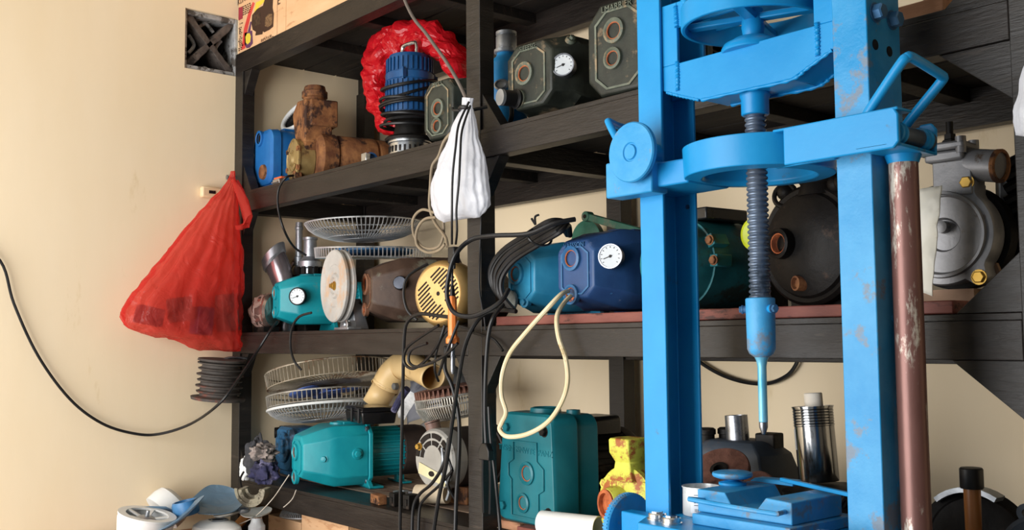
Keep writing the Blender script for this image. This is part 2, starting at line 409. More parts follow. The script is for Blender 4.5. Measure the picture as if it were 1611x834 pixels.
g = G(); g.cyl((CX-.018, CY_-.006, 1.345), (CX-.026, CY_-.010, 1.345), .006, n=16); g.hexbolt((CX-.026, CY_-.010, 1.345), (-1, -.5, 0), .0055, .005); obj('set_screw', g, bb, hd)
rodm = mat('scuffed_blue_rod', '3aa0cc', '8ecbe0', '6b4a3f', rough=.35, metal=.3, scale=25, stretch=(1, 1, .35), wear=.66, wsc=20)
g = G(); g.lathe((CX, CY_, 1.172), (0, 0, 1), [(.0068, 0), (.0068, .085), (.0085, .094), (.012, .102)], 20); pp('ram_rod', g, rodm)
g = G(); g.lathe((CX, CY_, 1.1535), (0, 0, 1), [(.0028, 0), (.0066, .0115), (.0066, .020)], 20); pp('rod_tip', g, M_['steel'])
# --- middle yoke: cast ring with arms
z0, z1 = 1.549, 1.598
yoke = pp('yoke_ring', G().lathe((CX+.004, CY_, z0), (0, 0, 1), [(.115, .002), (.117, .049), (.098, .049), (.086, .044), (.082, .006), (.088, 0)], 72, loop=True), bevel=.0015)
g = G()   # left arm (neck towards the disc)
g.prism([V(1.915, -.205, z0-.004), V(2.045, -.19, z0-.002), V(2.045, -.085, z0-.002), V(1.915, -.085, z0-.004)], (0, 0, .040))
obj('arm', g, M_['blue'], yoke, bevel=.003)
g = G(); g.prism([V(1.885, -.212, z0-.012), V(1.988, -.212, z0-.012), V(1.988, -.212, z0+.035), V(1.97, -.212, z0+.048), V(1.885, -.212, z0+.048)], (0, .040, 0)); obj('arm_plate', g, M_['bluedark'], yoke, bevel=.003)
g = G(); g.cyl((1.962, -.176, 1.603), (1.962, -.230, 1.603), .020, n=28); obj('disc_axle', g, M_['blue'], yoke)
g = G(); g.lathe((1.962, -.222, 1.603), (0, -1, 0), [(.048, 0), (.0495, .002), (.0495, .0085), (.0475, .011), (.016, .0115), (.0145, .0095), (.013, .0095), (.0115, .0125)], 56); obj('pulley_disc', g, M_['bluedark'], yoke)
g = G(); g.tube([V(1.945, -.190, 1.598), at(976, 226, Y=-.195), at(958, 194, Y=-.195), at(960, 192, Y=-.185), at(975, 199, Y=-.14), at(1006, 206, Y=-.075)], .0062, 12, res=3); obj('winch_handle', g, M_['blue'], yoke)
# right arm: channel running to the roller
g = G()
g.prism([V(2.222, -.214, z0+.046), V(2.415, -.214, z0+.046), V(2.415, -.176, z0+.046), V(2.222, -.176, z0+.046)], (0, 0, .004))
g.prism([V(2.24, -.214, z0-.004), V(2.407, -.214, z0-.004), V(2.415, -.214, z0+.004), V(2.415, -.214, z0+.040), V(2.409, -.214, z0+.050), V(2.24, -.214, z0+.050)], (0, .007, 0))
g.prism([V(2.20, -.180, z0), V(2.30, -.180, z0), V(2.30, -.172, z0), V(2.20, -.172, z0)], (0, 0, .047))
obj('arm_channel', g, M_['blue'], yoke, bevel=.003)
# roller head, handle and guide pole
g = G(); g.prism([V(2.352, -.214, 1.549), V(2.40, -.214, 1.549), V(2.412, -.200, 1.549), V(2.405, -.092, 1.549), V(2.352, -.092, 1.549)], (0, 0, .0045))
g.prism([V(2.378, -.099, 1.549), V(2.405, -.099, 1.549), V(2.407, -.099, 1.585), V(2.400, -.099, 1.594), V(2.384, -.099, 1.594), V(2.378, -.099, 1.585)], (0, .006, 0))
obj('roller_bracket', g, M_['blue'], yoke, bevel=.002)
g = G(); g.cyl((2.396, -.206, 1.569), (2.396, -.099, 1.569), .0125, n=24); obj('roller', g, mat('dark_roller_steel', '4a5560', '5d6670', rough=.35, metal=.5), yoke)
for y in (-.196, -.128):
    g = G(); g.lathe((2.396, y, 1.569), (0, 1, 0), [(.013, 0), (.0155, .002), (.0155, .007), (.0135, .010), (.0155, .013), (.0155, .017), (.013, .019)], 28, loop=False); obj('roller_collar', g, M_['blue'], yoke)
g = G()
hp = [V(2.362, -.203, 1.592), V(2.372, -.203, 1.606), V(2.415, -.203, 1.655), V(2.4225, -.200, 1.6625), V(2.4255, -.190, 1.664), V(2.4275, -.125, 1.653), V(2.427, -.113, 1.650), V(2.420, -.110, 1.643), V(2.372, -.106, 1.600), V(2.360, -.106, 1.585)]
g.tube(hp, .0068, 14, res=5); obj('lifting_handle', g, M_['blue'], yoke)
polem = mat('worn_guide_pole', '64443f', '84605a', 'c9c2b6', rough=.35, metal=.35, scale=10, bump=.15, stretch=(1, 1, .28), wear=.575, wsc=26)
g = G(); g.cyl((2.3745, -.13, .02), (2.3745, -.13, 1.553), .0195, n=36); pole = pp('guide_pole', g, polem, bevel=0, label='rusty brown pole with worn silver streaks')
g = G(); g.lathe((2.3745, -.13, 1.538), (0, 0, 1), [(.0205, 0), (.024, .010), (.024, .0145)], 36); obj('pole_collar', g, M_['blue'], pole)
# bed between the columns
g = G(); g.prism([V(1.893, -.196, .958), V(1.955, -.202, .958), V(1.985, -.256, .958), V(2.43, -.256, .958), V(2.43, -.1705, .958), V(1.893, -.1705, .958)], (0, 0, .06)); pp('bed_beam', g, bevel=.002)
g = G(); g.box(1.893, 2.43, -.0815, -.03, .958, 1.018); pp('bed_beam', g, bevel=.002)
g = G(); g.box(1.976, 2.295, -.17, -.082, 1.006, 1.018); pp('bed_plate', g)
for x, y in ((1.990, -.215), (2.030, -.228)):
    g = G(); g.lathe((x, y, 1.018), (0, 0, 1), [(.0165, 0), (.0165, .003), (.0145, .0035), (.0145, .009), (.013, .011)], 24); g.lathe((x, y, 1.018), (0, 0, 1), [(.009, .0085), (.009, .013)], 6); pp('bed_bolt', g, M_['zinc'], bevel=0)
for x, y in ((2.285, -.215), (2.305, -.235)):
    g = G(); g.lathe((x, y, 1.018), (0, 0, 1), [(.018, 0), (.018, .016), (.014, .018)], 24); g.lathe((x, y, 1.018), (0, 0, 1), [(.009, .016), (.009, .023)], 6); pp('bed_bolt', g, M_['zinc'], bevel=0)
# sheave disc at the left end of the bed
g = G(); prof = [(.010, -.004), (.054, -.004), (.056, -.002), (.056, .007), (.054, .009), (.010, .009)]
g.lathe((1.868, -.155, .984), (1, 0, 0), prof, 64); 
for k in range(64):
    a = 2*pi*k/64; g.box(-.003, .006, .0555, .0572, -.0016, .0016, M=Matrix.Translation((1.868, -.155, .984)) @ Matrix.Rotation(a, 4, 'X'))
pp('knurled_wheel', g, M_['bluedark'], bevel=0)
g = G(); g.cyl((1.868, -.155, .984), (1.895, -.155, .984), .012, n=16); pp('wheel_axle', g)
# pressing blocks on the bed
blk = thing('base_block', 'lower flat blue steel block lying on the press bed', 'block', (2.14, -.12, 1.018))
g = G(); g.box(-.088, .088, -.086, .082, .0005, .0165); obj('block_body', g, M_['bluedark'], blk, bevel=.0015)
vb = thing('notched_press_block', 'blue steel block with V notch and wire handle on the press bed', 'block', (2.135, -.12, 1.0350))
g = G(); g.prism([V(-.086, -.068, 0), V(.084, -.068, 0), V(.084, -.068, .032), V(.040, -.068, .034), V(.022, -.068, .013), V(-.020, -.068, .013), V(-.034, -.068, .034), V(-.086, -.068, .034)], (0, .128, 0))
obj('block_body', g, M_['bluedark'], vb, bevel=.0015)
g = G(); g.tube([V(-.072, -.066, .018), V(-.078, -.092, .022), V(-.074, -.096, .022), V(.0, -.096, .020), V(.072, -.096, .019), V(.078, -.092, .019), V(.072, -.066, .018)], .0036, 8, res=4); obj('wire_handle', g, M_['bluedark'], vb)
kn = thing('hand_knob', 'small round blue knob on a stem behind the notched block', 'knob', (2.056, -.11, 1.0692)); kn.scale = (.84, .84, .9)
g = G(); g.lathe((0, 0, 0), (0, 0, 1), [(.026, 0), (.026, .004), (.010, .008), (.007, .016)], 28); obj('stem', g, M_['blue'], kn)
g = G(); g.lathe((0, 0, .013), (0, 0, 1), [(.006, -.003), (.028, -.002), (.036, .001), (.038, .004), (.037, .008), (.030, .010), (.010, .011)], 40); obj('knob_head', g, M_['bluedark'], kn)
# forked blue lever behind the blocks
lv = thing('blue_lever', 'dark topped blue casting with a thin blue rod behind the notched block', 'lever', (2.11, -.06, 1.0692))
g = G(); g.loft([[V(-.060, .0, 0), V(.026, -.004, 0), V(.022, .03, 0), V(-.06, .03, 0)], [V(-.052, .004, .006), V(.026, -.002, .008), V(.022, .026, .008), V(-.052, .026, .006)]]); obj('casting', g, M_['bluedark'], lv, bevel=.002)
g = G(); g.bar((.010, -.01, .0105), (.150, -.036, .0035), .008, .006); obj('rod', g, M_['blue'], lv, bevel=.001)
can = thing('white_tin', 'small white tin with paper label beside left press column', 'tin', (2.008, -.128, 1.0185))
tin = mat('white_tin_paint', 'cfd3d4', 'dfe2e2', 'a3a29e', rough=.3, metal=.2, scale=14, wear=.66)
g = G(); g.lathe((0, 0, 0), (0, 0, 1), [(.030, 0), (.031, .002), (.0305, .043), (.032, .044), (.032, .0455), (.028, .0455), (.027, .036), (.005, .036)], 40); obj('tin_body', g, tin, can)
g = G(); g.lathe((0, 0, .036), (0, 0, 1), [(.027, 0), (.027, .0005)], 32); obj('tin_lid', g, M_['blackiron'], can)
g = G(); n = 12
g.loft([[V(.0314*sin(a), -.0314*cos(a), z) for a in [radians(5+k*75/n) for k in range(n+1)]] for z in (.006, .038)], closed=False); lb = obj('label', g, mat('label_paper', 'dfe4ea', rough=.6, bump=0), can)
ink = mat('dark_ink', '3a3f48', rough=.7, bump=0)
g = G()
for k in range(5):
    a0, a1 = radians(16), radians(30+14*(k % 2)); z = .034-.004*k
    g.loft([[V(.0316*sin(a), -.0316*cos(a), zz) for a in (a0, (a0+a1)/2, a1)] for zz in (z, z+.001)], closed=False)
for k in range(7):
    a0 = radians(18+k*3); a1 = a0+radians(1.4 if k % 2 else .8)
    g.loft([[V(.0316*sin(a), -.0316*cos(a), zz) for a in (a0, a1)] for zz in (.008, .013)], closed=False)
obj('print', g, ink, lb)
# ================================================================= PUMP KIT
M_['brass'] = mat('brass', 'b08a3c', 'c9a455', '6d5526', rough=.35, metal=.8, scale=30, bump=.05)
M_['dial'] = mat('white_dial', 'bcc3c9', 'cdd2d6', '9fa6ad', rough=.25, bump=0, wear=.7)
M_['needle'] = mat('needle_black', '101010', rough=.5, bump=0)
M_['alu'] = mat('cast_aluminium', '9ba0a6', 'b6bac0', '6d6f74', rough=.42, metal=.75, scale=22, bump=.3, bscale=90, wear=.62)
def octo(w, h, cw=.42, chh=.42, cz=0, cx=0):
    a = w*(1-cw); b = h*(1-chh)
    return [(cx+x, cz+z) for x, z in ((-a, -h), (a, -h), (w, -b), (w, b), (a, h), (-a, h), (-w, b), (-w, -b))]
def yl(pts, y): return [V(x, y, z) for x, z in pts]
def port(par, x, y, z, r, d=(0, -1, 0), m=None, inner=None, name='port', h=.010, depth=.008, sides=22):
    d = Vector(d).normalized(); o = V(x, y, z)
    g = G(); g.lathe(o-d*.002, d, [(r*1.30, 0), (r*1.26, h), (r, h+.002), (r*.86, h-.001), (r*.86, h-depth), (r*.3, h-depth)], sides)
    p = obj(name, g, m, par)
    g = G(); pr = []
    k = 0; hh = h-.0015
    while hh > h-depth-.0005: pr += [(r*.855, hh), (r*.78, hh-.0006)]; hh -= .0016
    pr += [(r*.5, h-depth+.0008), (r*.05, h-depth+.0008)]
    g.lathe(o-d*.002, d, pr, 18, cap0=False); obj('thread', g, inner or M_['rusthole'], p)
    return p
def gauge(par, o, d, r, L, rim=None, ang=200, body=None):
    d = Vector(d).normalized(); o = Vector(o)
    g = G(); g.lathe(o, d, [(r*.55, -.004), (r*.6, L*.4), (r*.97, L*.45), (r, L*.55), (r*1.03, L*.9), (r, L), (r*.9, L), (r*.88, L-.003), (r*.3, L-.003)], 30)
    p = obj('pressure_gauge', g, rim or M_['steel'], par)
    g = G(); g.lathe(o+d*(L-.0028), d, [(r*.88, 0), (r*.88, .001)], 28); obj('dial', g, M_['dial'], p)
    _, e, f = frame(d); a = radians(ang); u = e*cos(a)+f*sin(a)
    c = o+d*(L-.0012)
    g = G(); g.bar(c-u*r*.18, c+u*r*.6, .0015, .0012, up=d); g.lathe(c, d, [(r*.13, -.0005), (r*.1, .0016)], 10)
    for k in range(11):
        t = radians(-130+26*k); w_ = f*cos(t)+e*sin(t)
        g.bar(c+w_*r*.68, c+w_*r*.80, .0011, .0006, up=d)
    obj('needle', g, M_['needle'], p); return p
def bolt(par, o, d, r=.008, h=.006, m=None, name='bolt'):
    g = G(); g.hexbolt(o, d, r, h); return obj(name, g, m or M_['steel'], par)
def motor(par, y0, L, r, cz, m, finm=None, cover=None, capL=.045, nf=26, terminal=True, box=None, cx=0, cover_len=.04):
    """horizontal finned motor housing with its axis along +Y from y0"""
    g = G(); g.lathe((cx, y0, cz), (0, 1, 0), [(r*.9, 0), (r*.93, .004), (r*.9, .008), (r*.9, L-cover_len), (r*.5, L-cover_len)], 32)
    for k in range(nf):
        a = 2*pi*k/nf
        if terminal and abs(((a-pi/2)+pi) % (2*pi)-pi) < .42: continue
        g.box(r*.86, r*1.02, y0+.014, y0+L-cover_len, -.0016, .0016, M=Matrix.Translation((cx, 0, cz)) @ Matrix.Rotation(-a, 4, 'Y'))
    p = obj('motor_housing', g, finm or m, par, bevel=0)
    g = G(); g.lathe((cx, y0+L-cover_len, cz), (0, 1, 0), [(r*.98, 0), (r*1.03, .003), (r*1.03, cover_len*.7), (r*.97, cover_len*.95), (r*.6, cover_len), (r*.2, cover_len)], 36)
    obj('fan_cover', g, cover or m, par)
    if terminal:
        b = box or M_['blackplas']; g = G(); w = r*.62
        g.prism([V(cx-w, y0+.018, cz+r*.86), V(cx+w, y0+.018, cz+r*.86), V(cx+w, y0+.018, cz+r*1.32), V(cx+w*.86, y0+.018, cz+r*1.42), V(cx-w*.86, y0+.018, cz+r*1.42), V(cx-w, y0+.018, cz+r*1.32)], (0, L*.58, 0))
        obj('terminal_box', g, b, par, bevel=.003)
    return p
def jet_pump(label, loc, rz, w=.085, h=.085, fs=.62, Lc=.055, Lb=.11, base=.018, m=None, frontm=None, mm=None, mr=.066, Lm=.15, cover=None, ports=((.0, .32, .021), (-.0, -.52, .018)),
             gpos=None, top=True, txt=None, txtm=None, plugs=(), terminal=True, tbox=None, group=None, name='jet_pump', czf=0, tilt=None, portm=None, inner=None, bolts=(), foot=True, legy=None, shoulder=1.0, fcw=.40, clen=.04):
    t = thing(name, label, 'pump', loc, rz, group, tilt)
    cz = base+h
    frontm = frontm or m
    g = G()
    f0 = octo(w*fs, h*(fs+.12), fcw, .36, cz+czf)
    f1 = octo(w*.90, h*.93, .40, .38, cz); f2 = octo(w, h, .34, .34, cz)
    g.loft([yl(octo(w*fs*.93, h*(fs+.06), fcw, .36, cz+czf), 0), yl(f0, .006), yl(f1, Lc), yl(f2, Lc*1.35), yl(octo(w*shoulder, h*shoulder, .3, .3, cz), Lc+Lb)])
    obj('pump_head', g, m, t, bevel=.003)
    g = G(); y = Lc+Lb
    g.loft([yl(octo(w*1.06, h*1.06, .30, .30, cz), y), yl(octo(w*1.06, h*1.06, .30, .30, cz), y+.012)]); obj('flange', g, m, t, bevel=.002)
    for sx in (-1, 1):
        for sz in (-1, 1):
            b_ = G(); b_.hexbolt((sx*w*.87, y, cz+sz*h*.87), (0, -1, 0), .007, .006); obj('flange_bolt', b_, M_['steel'], t)
    for i, (px, pz, pr) in enumerate(ports):
        port(t, px*w, .002, cz+czf+pz*h, pr, m=portm or frontm, inner=inner)
    # raised moulding round the ports
    g = G(); a = octo(w*fs*.72, h*(fs-.02), .5, .3, cz+czf-.03*h); b = octo(w*fs*.66, h*(fs-.06), .5, .3, cz+czf-.03*h)
    A = yl(a, -.0028); B = yl(b, -.0028); A2 = yl(a, .0015); B2 = yl(b, .0015)
    g.loft([A2, A, B, B2], cap0=False, cap1=False); obj('front_moulding', g, frontm, t)
    if txt:
        word('raised_lettering', txt, h*.17, txtm or frontm, t, plane_M((0, -.002, cz+czf+h*(fs-.02)), (1, 0, 0), (0, 0, 1)), .0022)
    if gpos: gauge(t, (gpos[0]*w, gpos[1], cz+gpos[2]*h), gpos[3], gpos[4], gpos[5], rim=gpos[6] if len(gpos) > 6 else None)
    for (px, py, pz, d, r) in plugs: 
        g = G(); dd = Vector(d).normalized(); o = V(px*w, py, cz+pz*h)
        g.lathe(o-dd*.006, dd, [(r*1.4, 0), (r*1.3, .010), (r, .011)], 20); g.lathe(o+dd*.004, dd, [(r*.85, 0), (r*.8, .007), (r*.3, .008)], 6)
        obj('plug', g, frontm, t, bevel=.0008)
    if top:
        g = G(); g.lathe((0, Lc*1.3+Lb*.35, cz+h-.004), (0, 0, 1), [(.028, 0), (.026, .010), (.022, .011), (.020, .007), (.005, .007)], 24); obj('filler_cap', g, m, t)
        g = G(); g.box(-.03, .03, Lc+Lb*.55, Lc+Lb*.98, cz+h-.004, cz+h+.008); obj('top_pad', g, m, t, bevel=.002)
    motor(t, y+.012, Lm, mr, cz, mm or m, cover=cover, terminal=terminal, box=tbox, cover_len=clen)
    if foot:
        g = G(); yy = y-.004 if legy is None else legy
        g.prism([V(-w*.75, yy, base+h*.35), V(w*.75, yy, base+h*.35), V(w*1.15, yy, 0.006), V(w*1.15, yy, 0), V(-w*1.15, yy, 0), V(-w*1.15, yy, .006)], (0, .014, 0))
        g.box(-w*1.15, w*1.15, yy, yy+.045, 0, .007)
        obj('foot', g, m, t, bevel=.002)
        g = G(); yy = y+.012+Lm*.55; g.box(-w*.6, w*.6, yy, yy+.03, 0, .006); g.box(-.012, .012, yy+.002, yy+.026, .004, cz-mr*.85); obj('foot', g, mm or m, t, bevel=.002)
    return t
# ================================================================= PUMPS ON THE RACK
tealm = mat('teal_enamel', '128694', '1c98a3', '4b8a8c', rough=.33, scale=8, bump=.12, wear=.66, wsc=12, rvar=.08)
teald = mat('dusty_dark_teal', '1a5c63', '28777e', '2d4542', rough=.5, scale=14, bump=.35, wear=.56)
tealb = mat('deep_teal_paint', '15636f', '1c717c', '3a767c', rough=.35, scale=9, bump=.1, wear=.68)
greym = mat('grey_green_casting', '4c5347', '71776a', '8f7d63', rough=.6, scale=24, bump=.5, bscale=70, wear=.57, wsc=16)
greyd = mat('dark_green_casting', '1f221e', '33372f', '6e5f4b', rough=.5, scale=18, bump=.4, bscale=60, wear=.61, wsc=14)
lblue = mat('light_blue_enamel', '2479a0', '3990b4', '5d8ca0', rough=.36, scale=10, bump=.15, wear=.64)
dblue = mat('navy_blue_enamel', '233f6b', '2d5080', '55688c', rough=.36, scale=10, bump=.2, wear=.63, wsc=15)
dblue2 = mat('navy_front_paint', '31618f', '3f6f9b', '6d7f92', rough=.4, scale=10, bump=.2, wear=.63, wsc=15)
brownm = mat('brown_stained_casting', '3d2d25', '584438', '6f6c5e', rough=.55, scale=10, bump=.3, wear=.60, wsc=8)
blk = M_['blackiron']
# upper level, right half
f = at(832, 120, Y=.045)
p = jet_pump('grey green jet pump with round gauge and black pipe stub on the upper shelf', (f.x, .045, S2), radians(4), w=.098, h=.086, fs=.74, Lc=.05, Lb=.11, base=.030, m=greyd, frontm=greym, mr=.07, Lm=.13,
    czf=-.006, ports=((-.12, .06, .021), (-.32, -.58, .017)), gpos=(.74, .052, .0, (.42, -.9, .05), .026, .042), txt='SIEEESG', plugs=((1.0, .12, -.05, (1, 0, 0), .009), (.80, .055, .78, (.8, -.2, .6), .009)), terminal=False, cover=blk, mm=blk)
g = G(); o = V(-.32*.098, -.004, .116-.006-.58*.086); d = V(-.25, -1, -.02).normalized()
g.lathe(o, d, [(.021, 0), (.023, .006), (.020, .007), (.018, .010), (.018, .045), (.014, .046), (.013, .040), (.003, .040)], 24); obj('pipe_stub', g, M_['blackrub'], p, label='black pipe stub with a pale end')
g = G(); g.lathe(o+d*.044, d, [(.0185, -.004), (.0185, .003), (.0135, .003)], 24); obj('pipe_end', g, M_['alu'], p)
f = at(968, 85, Y=.045)
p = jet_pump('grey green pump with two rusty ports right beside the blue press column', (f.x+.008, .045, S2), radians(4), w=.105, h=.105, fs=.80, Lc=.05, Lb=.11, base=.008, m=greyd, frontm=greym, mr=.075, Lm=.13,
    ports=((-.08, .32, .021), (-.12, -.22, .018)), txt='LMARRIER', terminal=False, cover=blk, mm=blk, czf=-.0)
f = at(693, 170, Y=.035)
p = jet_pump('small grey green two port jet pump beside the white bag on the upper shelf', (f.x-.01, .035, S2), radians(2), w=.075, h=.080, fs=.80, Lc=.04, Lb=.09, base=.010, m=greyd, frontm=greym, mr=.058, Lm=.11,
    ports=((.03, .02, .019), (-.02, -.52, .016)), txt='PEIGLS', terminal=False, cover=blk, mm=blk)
# middle level, right half: on the red plank
PL = S3+.0205
f = at(908, 438, Y=.06)
p = jet_pump('navy blue jet pump with a round gauge on the red plank', (f.x, .055, PL), radians(-1), w=.095, h=.085, fs=.62, Lc=.06, Lb=.16, base=.010, m=dblue, frontm=dblue2, mr=.07, Lm=.12,
    ports=((-.10, .28, .021), (-.12, -.62, .017)), gpos=(.70, .055, .25, (.45, -.9, .05), .026, .040), txt='VAESSON', plugs=((.62, .045, -.55, (.7, -.7, -.1), .009),), terminal=False)
f = at(826, 442, Y=.075)
p = jet_pump('light blue jet pump under the black cable coil on the red plank', (f.x-.014, .075, PL), radians(-2), w=.085, h=.080, fs=.60, Lc=.06, Lb=.10, base=.010, m=lblue, mr=.066, Lm=.12,
    ports=((-.18, .10, .020), ), plugs=((.62, .05, .02, (.7, -.7, 0), .010), (.12, .004, -.72, (0.1, -1, 0), .010)), terminal=False, top=False)
g = G(); g.lathe((-.32*.085, -.002, .084-.58*.08), (-.15, -1, 0), [(.022, 0), (.023, .002), (.023, .007), (.020, .009), (.004, .0095)], 28); obj('port_cap', g, mat('grey_cap', '6c6f6c', '85877f', '5a4c40', rough=.6, scale=60, bump=.4), p)
# middle level, left half
f = at(432, 470, Y=.06)
p = jet_pump('small teal jet pump with a black rimmed gauge on the middle shelf', (f.x+.016, .058, S3), radians(-14), w=.076, h=.076, fs=.62, Lc=.045, Lb=.12, base=.022, m=tealm, frontm=tealm, mr=.06, Lm=.11,
    ports=((-.1, .3, .017), (-.1, -.5, .014)), gpos=(.88, .060, .12, (.78, -.62, 0), .027, .030, blk), terminal=False, txt=None)
f = at(575, 455, Y=.09)
p = jet_pump('dark brown faceted jet pump with a chrome side cap on the middle shelf', (f.x-.008, .100, S3), radians(-16), w=.095, h=.088, fs=.56, Lc=.06, Lb=.18, base=.022, m=brownm, frontm=mat('rusty_brown_front', '6a4634', '7f5a44', '8b8472', rough=.6, scale=20, bump=.4), mr=.07, Lm=.06,
    ports=((-.05, .2, .024), (-.1, -.6, .015)), terminal=False, tbox=blk)
g = G(); o = V(.095, .085, .022+.088*1.25); d = V(1, -.15, .05).normalized()
g.lathe(V(.080, .075, .125), (.85, -.5, .1), [(.020, 0), (.020, .016), (.019, .024), (.017, .026), (.003, .026)], 28); obj('side_cap', g, mat('black_chrome', '2b2d33', '4a4d55', rough=.12, metal=.9, bump=0), p, label='shiny black side cap')
# lower level, left half
f = at(468, 775, Z=S4)
p = jet_pump('big turquoise jet pump with black terminal box on the lower shelf', (f.x-.056, .006, S4), radians(-11), w=.098, h=.086, fs=.58, Lc=.065, Lb=.115, base=.008, m=tealm, mr=.072, Lm=.20, cover=mat('sooty_brown', '2c2422', '40342f', '55423a', rough=.75, scale=20, bump=.5), clen=.085,
    ports=((-.12, .12, .019), (-.12, -.70, .016)), plugs=((.78, .055, -.05, (.8, -.6, 0), .011), (1.0, .145, 0.08, (1, 0, 0), .012)), terminal=False, inner=mat('dusty_inside', 'a08a80', '6d5248', rough=.8, scale=80))
# teal motor and head half hidden behind the press, middle level
f = at(1105, 425, Y=.10)
t = thing('teal_motor_pump', 'dusty dark teal pump body with bolt lugs behind the blue press', 'pump', (f.x-.07, .10, PL+.0075), radians(-4))
g = G(); g.lathe((0, -.02, .088), (0, 1, 0), [(.070, 0), (.080, .004), (.084, .03), (.086, .10)], 36); obj('pump_head', g, teald, t)
g = G(); g.lathe((0, .02, .088), (0, 1, 0), [(.078, 0), (.088, .002), (.088, .16), (.094, .165), (.094, .185), (.08, .19)], 40); obj('motor_shell', g, teald, t)
g = G()
for a in (0, 25, 155, 180):
    g = G(); M = Matrix.Translation((0, 0, .088)) @ Matrix.Rotation(-radians(a), 4, 'Y'); g.box(.080, .101, .012, .055, -.012, .012, M=M); obj('bolt_lug', g, teald, t, bevel=.002); g = G(); g.box(.080, .104, .15, .192, -.012, .012, M=M); obj('bolt_lug', g, teald, t, bevel=.002)
for a in (0, 25):
    c = cos(radians(a)); s_ = sin(radians(a)); g = G(); g.hexbolt((.093*c, .012, .088+.093*s_), (0, -1, 0), .008, .007); obj('lug_bolt', g, M_['rust'], t); g = G(); g.hexbolt((.095*c, .15, .088+.095*s_), (0, -1, 0), .008, .007); obj('lug_bolt', g, M_['rust'], t)
g = G(); g.box(-.05, .06, .03, .15, .172, .196); obj('terminal_box', g, M_['blackplas'], t, bevel=.003)
# big teal pump with square face
t = thing('square_jet_pump', 'large teal pump with a rounded square face beneath the cream cord loop', 'pump', (0, 0, 0))
zb = at(829, 823, Y=.06).z; xc = at(834, 740, Y=.06).x
t.location = (xc, .045, zb); t.rotation_euler = (0, 0, radians(-3))
H = at(840, 650, Y=.06).z-zb
def rr(w0, w1, z0, z1, r, n=5, dx=0):
    P = []
    cs = [(-w0+r, z0+r, pi), (w0-r, z0+r, 1.5*pi), (w1-r, z1-r, 0), (-w1+r+dx, z1-r, .5*pi)]
    for cx, cz, a in cs:
        for k in range(n): P.append((cx+r*cos(a+pi/2*k/(n-1)), cz+r*sin(a+pi/2*k/(n-1))))
    return P
w0, w1 = .104, .096
g = G(); g.loft([yl(rr(w0-.005, w1-.005, .005, H-.005, .022, dx=.012), 0), yl(rr(w0, w1, 0, H, .024, dx=.01), .008), yl(rr(w0, w1+.006, 0, H, .026), .065), yl(rr(w0-.004, w1, 0, H-.003, .026), .067), yl(rr(w0-.002, w1+.004, .0, H-.003, .03), .125), yl(rr(w0-.02, w1-.012, .01, H-.018, .03), .135)]); obj('pump_head', g, tealb, t, bevel=.001)
port(t, .008, .001, H*.46, .020, m=tealb, h=.007); port(t, -.006, .001, H*.19, .017, m=tealb, h=.007)
for x, z in ((-.062, H-.034), (.068, H-.036), (-.078, .033), (.080, .033)):
    bolt(t, (x, .001, z), (0, -1, 0), .010, .010, tealb if x < 0 else blk)
g = G()
o1 = [(-.05, .01), (-.05, .09), (-.062, .098), (-.062, .125), (-.042, .135), (-.042, .175), (.045, .175), (.045, .135), (.068, .12), (.068, .075), (.05, .066), (.05, .01)]
P1 = [(x, z*H/.24+.004) for x, z in o1]; P2 = [(x*.9, z*.965*H/.24+.007) for x, z in o1]
g.loft([yl(P1, .001), yl(P1, -.0035), yl(P2, -.0035), yl(P2, .001)], cap0=False, cap1=False); obj('raised_moulding', g, tealb, t, bevel=.0008)
word('raised_lettering', 'TVSENGSNWTERPANZ', .0185, tealb, t, plane_M((.0, .001, H-.082), (1, 0, -.02), (0.02, 0, 1)), .002)
g = G(); g.lathe((.0, .06, H-.003), (0, 0, 1), [(.036, 0), (.034, .012), (.028, .014), (.026, .010), (.004, .010)], 28); obj('filler_cap', g, tealb, t)
g = G(); g.lathe((.060, .09, H-.004), (0, 0, 1), [(.016, 0), (.015, .010), (.004, .011)], 20); obj('filler_plug', g, tealb, t)
motor(t, .135, .16, .075, .12, blk, cover=blk, terminal=True)
# wooden packing under it
wb = mat('raw_wood_block', '9a6a4e', 'b08466', '6b4433', rough=.75, scale=8, bump=.4, bscale=40, stretch=(1, 5, 5))
for (x0, x1, y0, y1, lab) in ((xc-.115, xc-.02, .046, .095, 'reddish wood block beneath the front of the large teal pump'), (xc-.10, xc+.10, .115, .165, 'wood block beneath the back of the large teal pump')):
    g = G(); g.box(x0, x1, y0, y1, S4, zb-.0003); tag(obj('wood_block', g, wb, bevel=.002), lab, 'block')
g = G(); g.box(xc+.0, xc+.12, .02, .08, S4, zb-.0003); tag(obj('wood_block', g, M_['redplank'], bevel=.002), 'dull red wood block beneath the front right of the large teal pump', 'block')
g = G(); g.box(1.318, 2.366, .012, .30, S3+.0002, S3+.0202); tag(obj('wood_plank', g, M_['redplank'], bevel=.002), 'long red brown plank on the middle shelf beneath the blue pumps', 'plank')
# ================================================================= UPPER SHELF, LEFT HALF
copper = mat('coppery_scratched_steel', 'a98c80', 'c7b0a5', '6f5246', rough=.2, metal=.85, scale=9, bump=.1, wear=.6)
oldblue = mat('faded_blue_enamel', '1c5c9e', '276fb2', '4682b2', rough=.35, scale=9, bump=.15, wear=.62)
lin_blk = M_['blackiron']
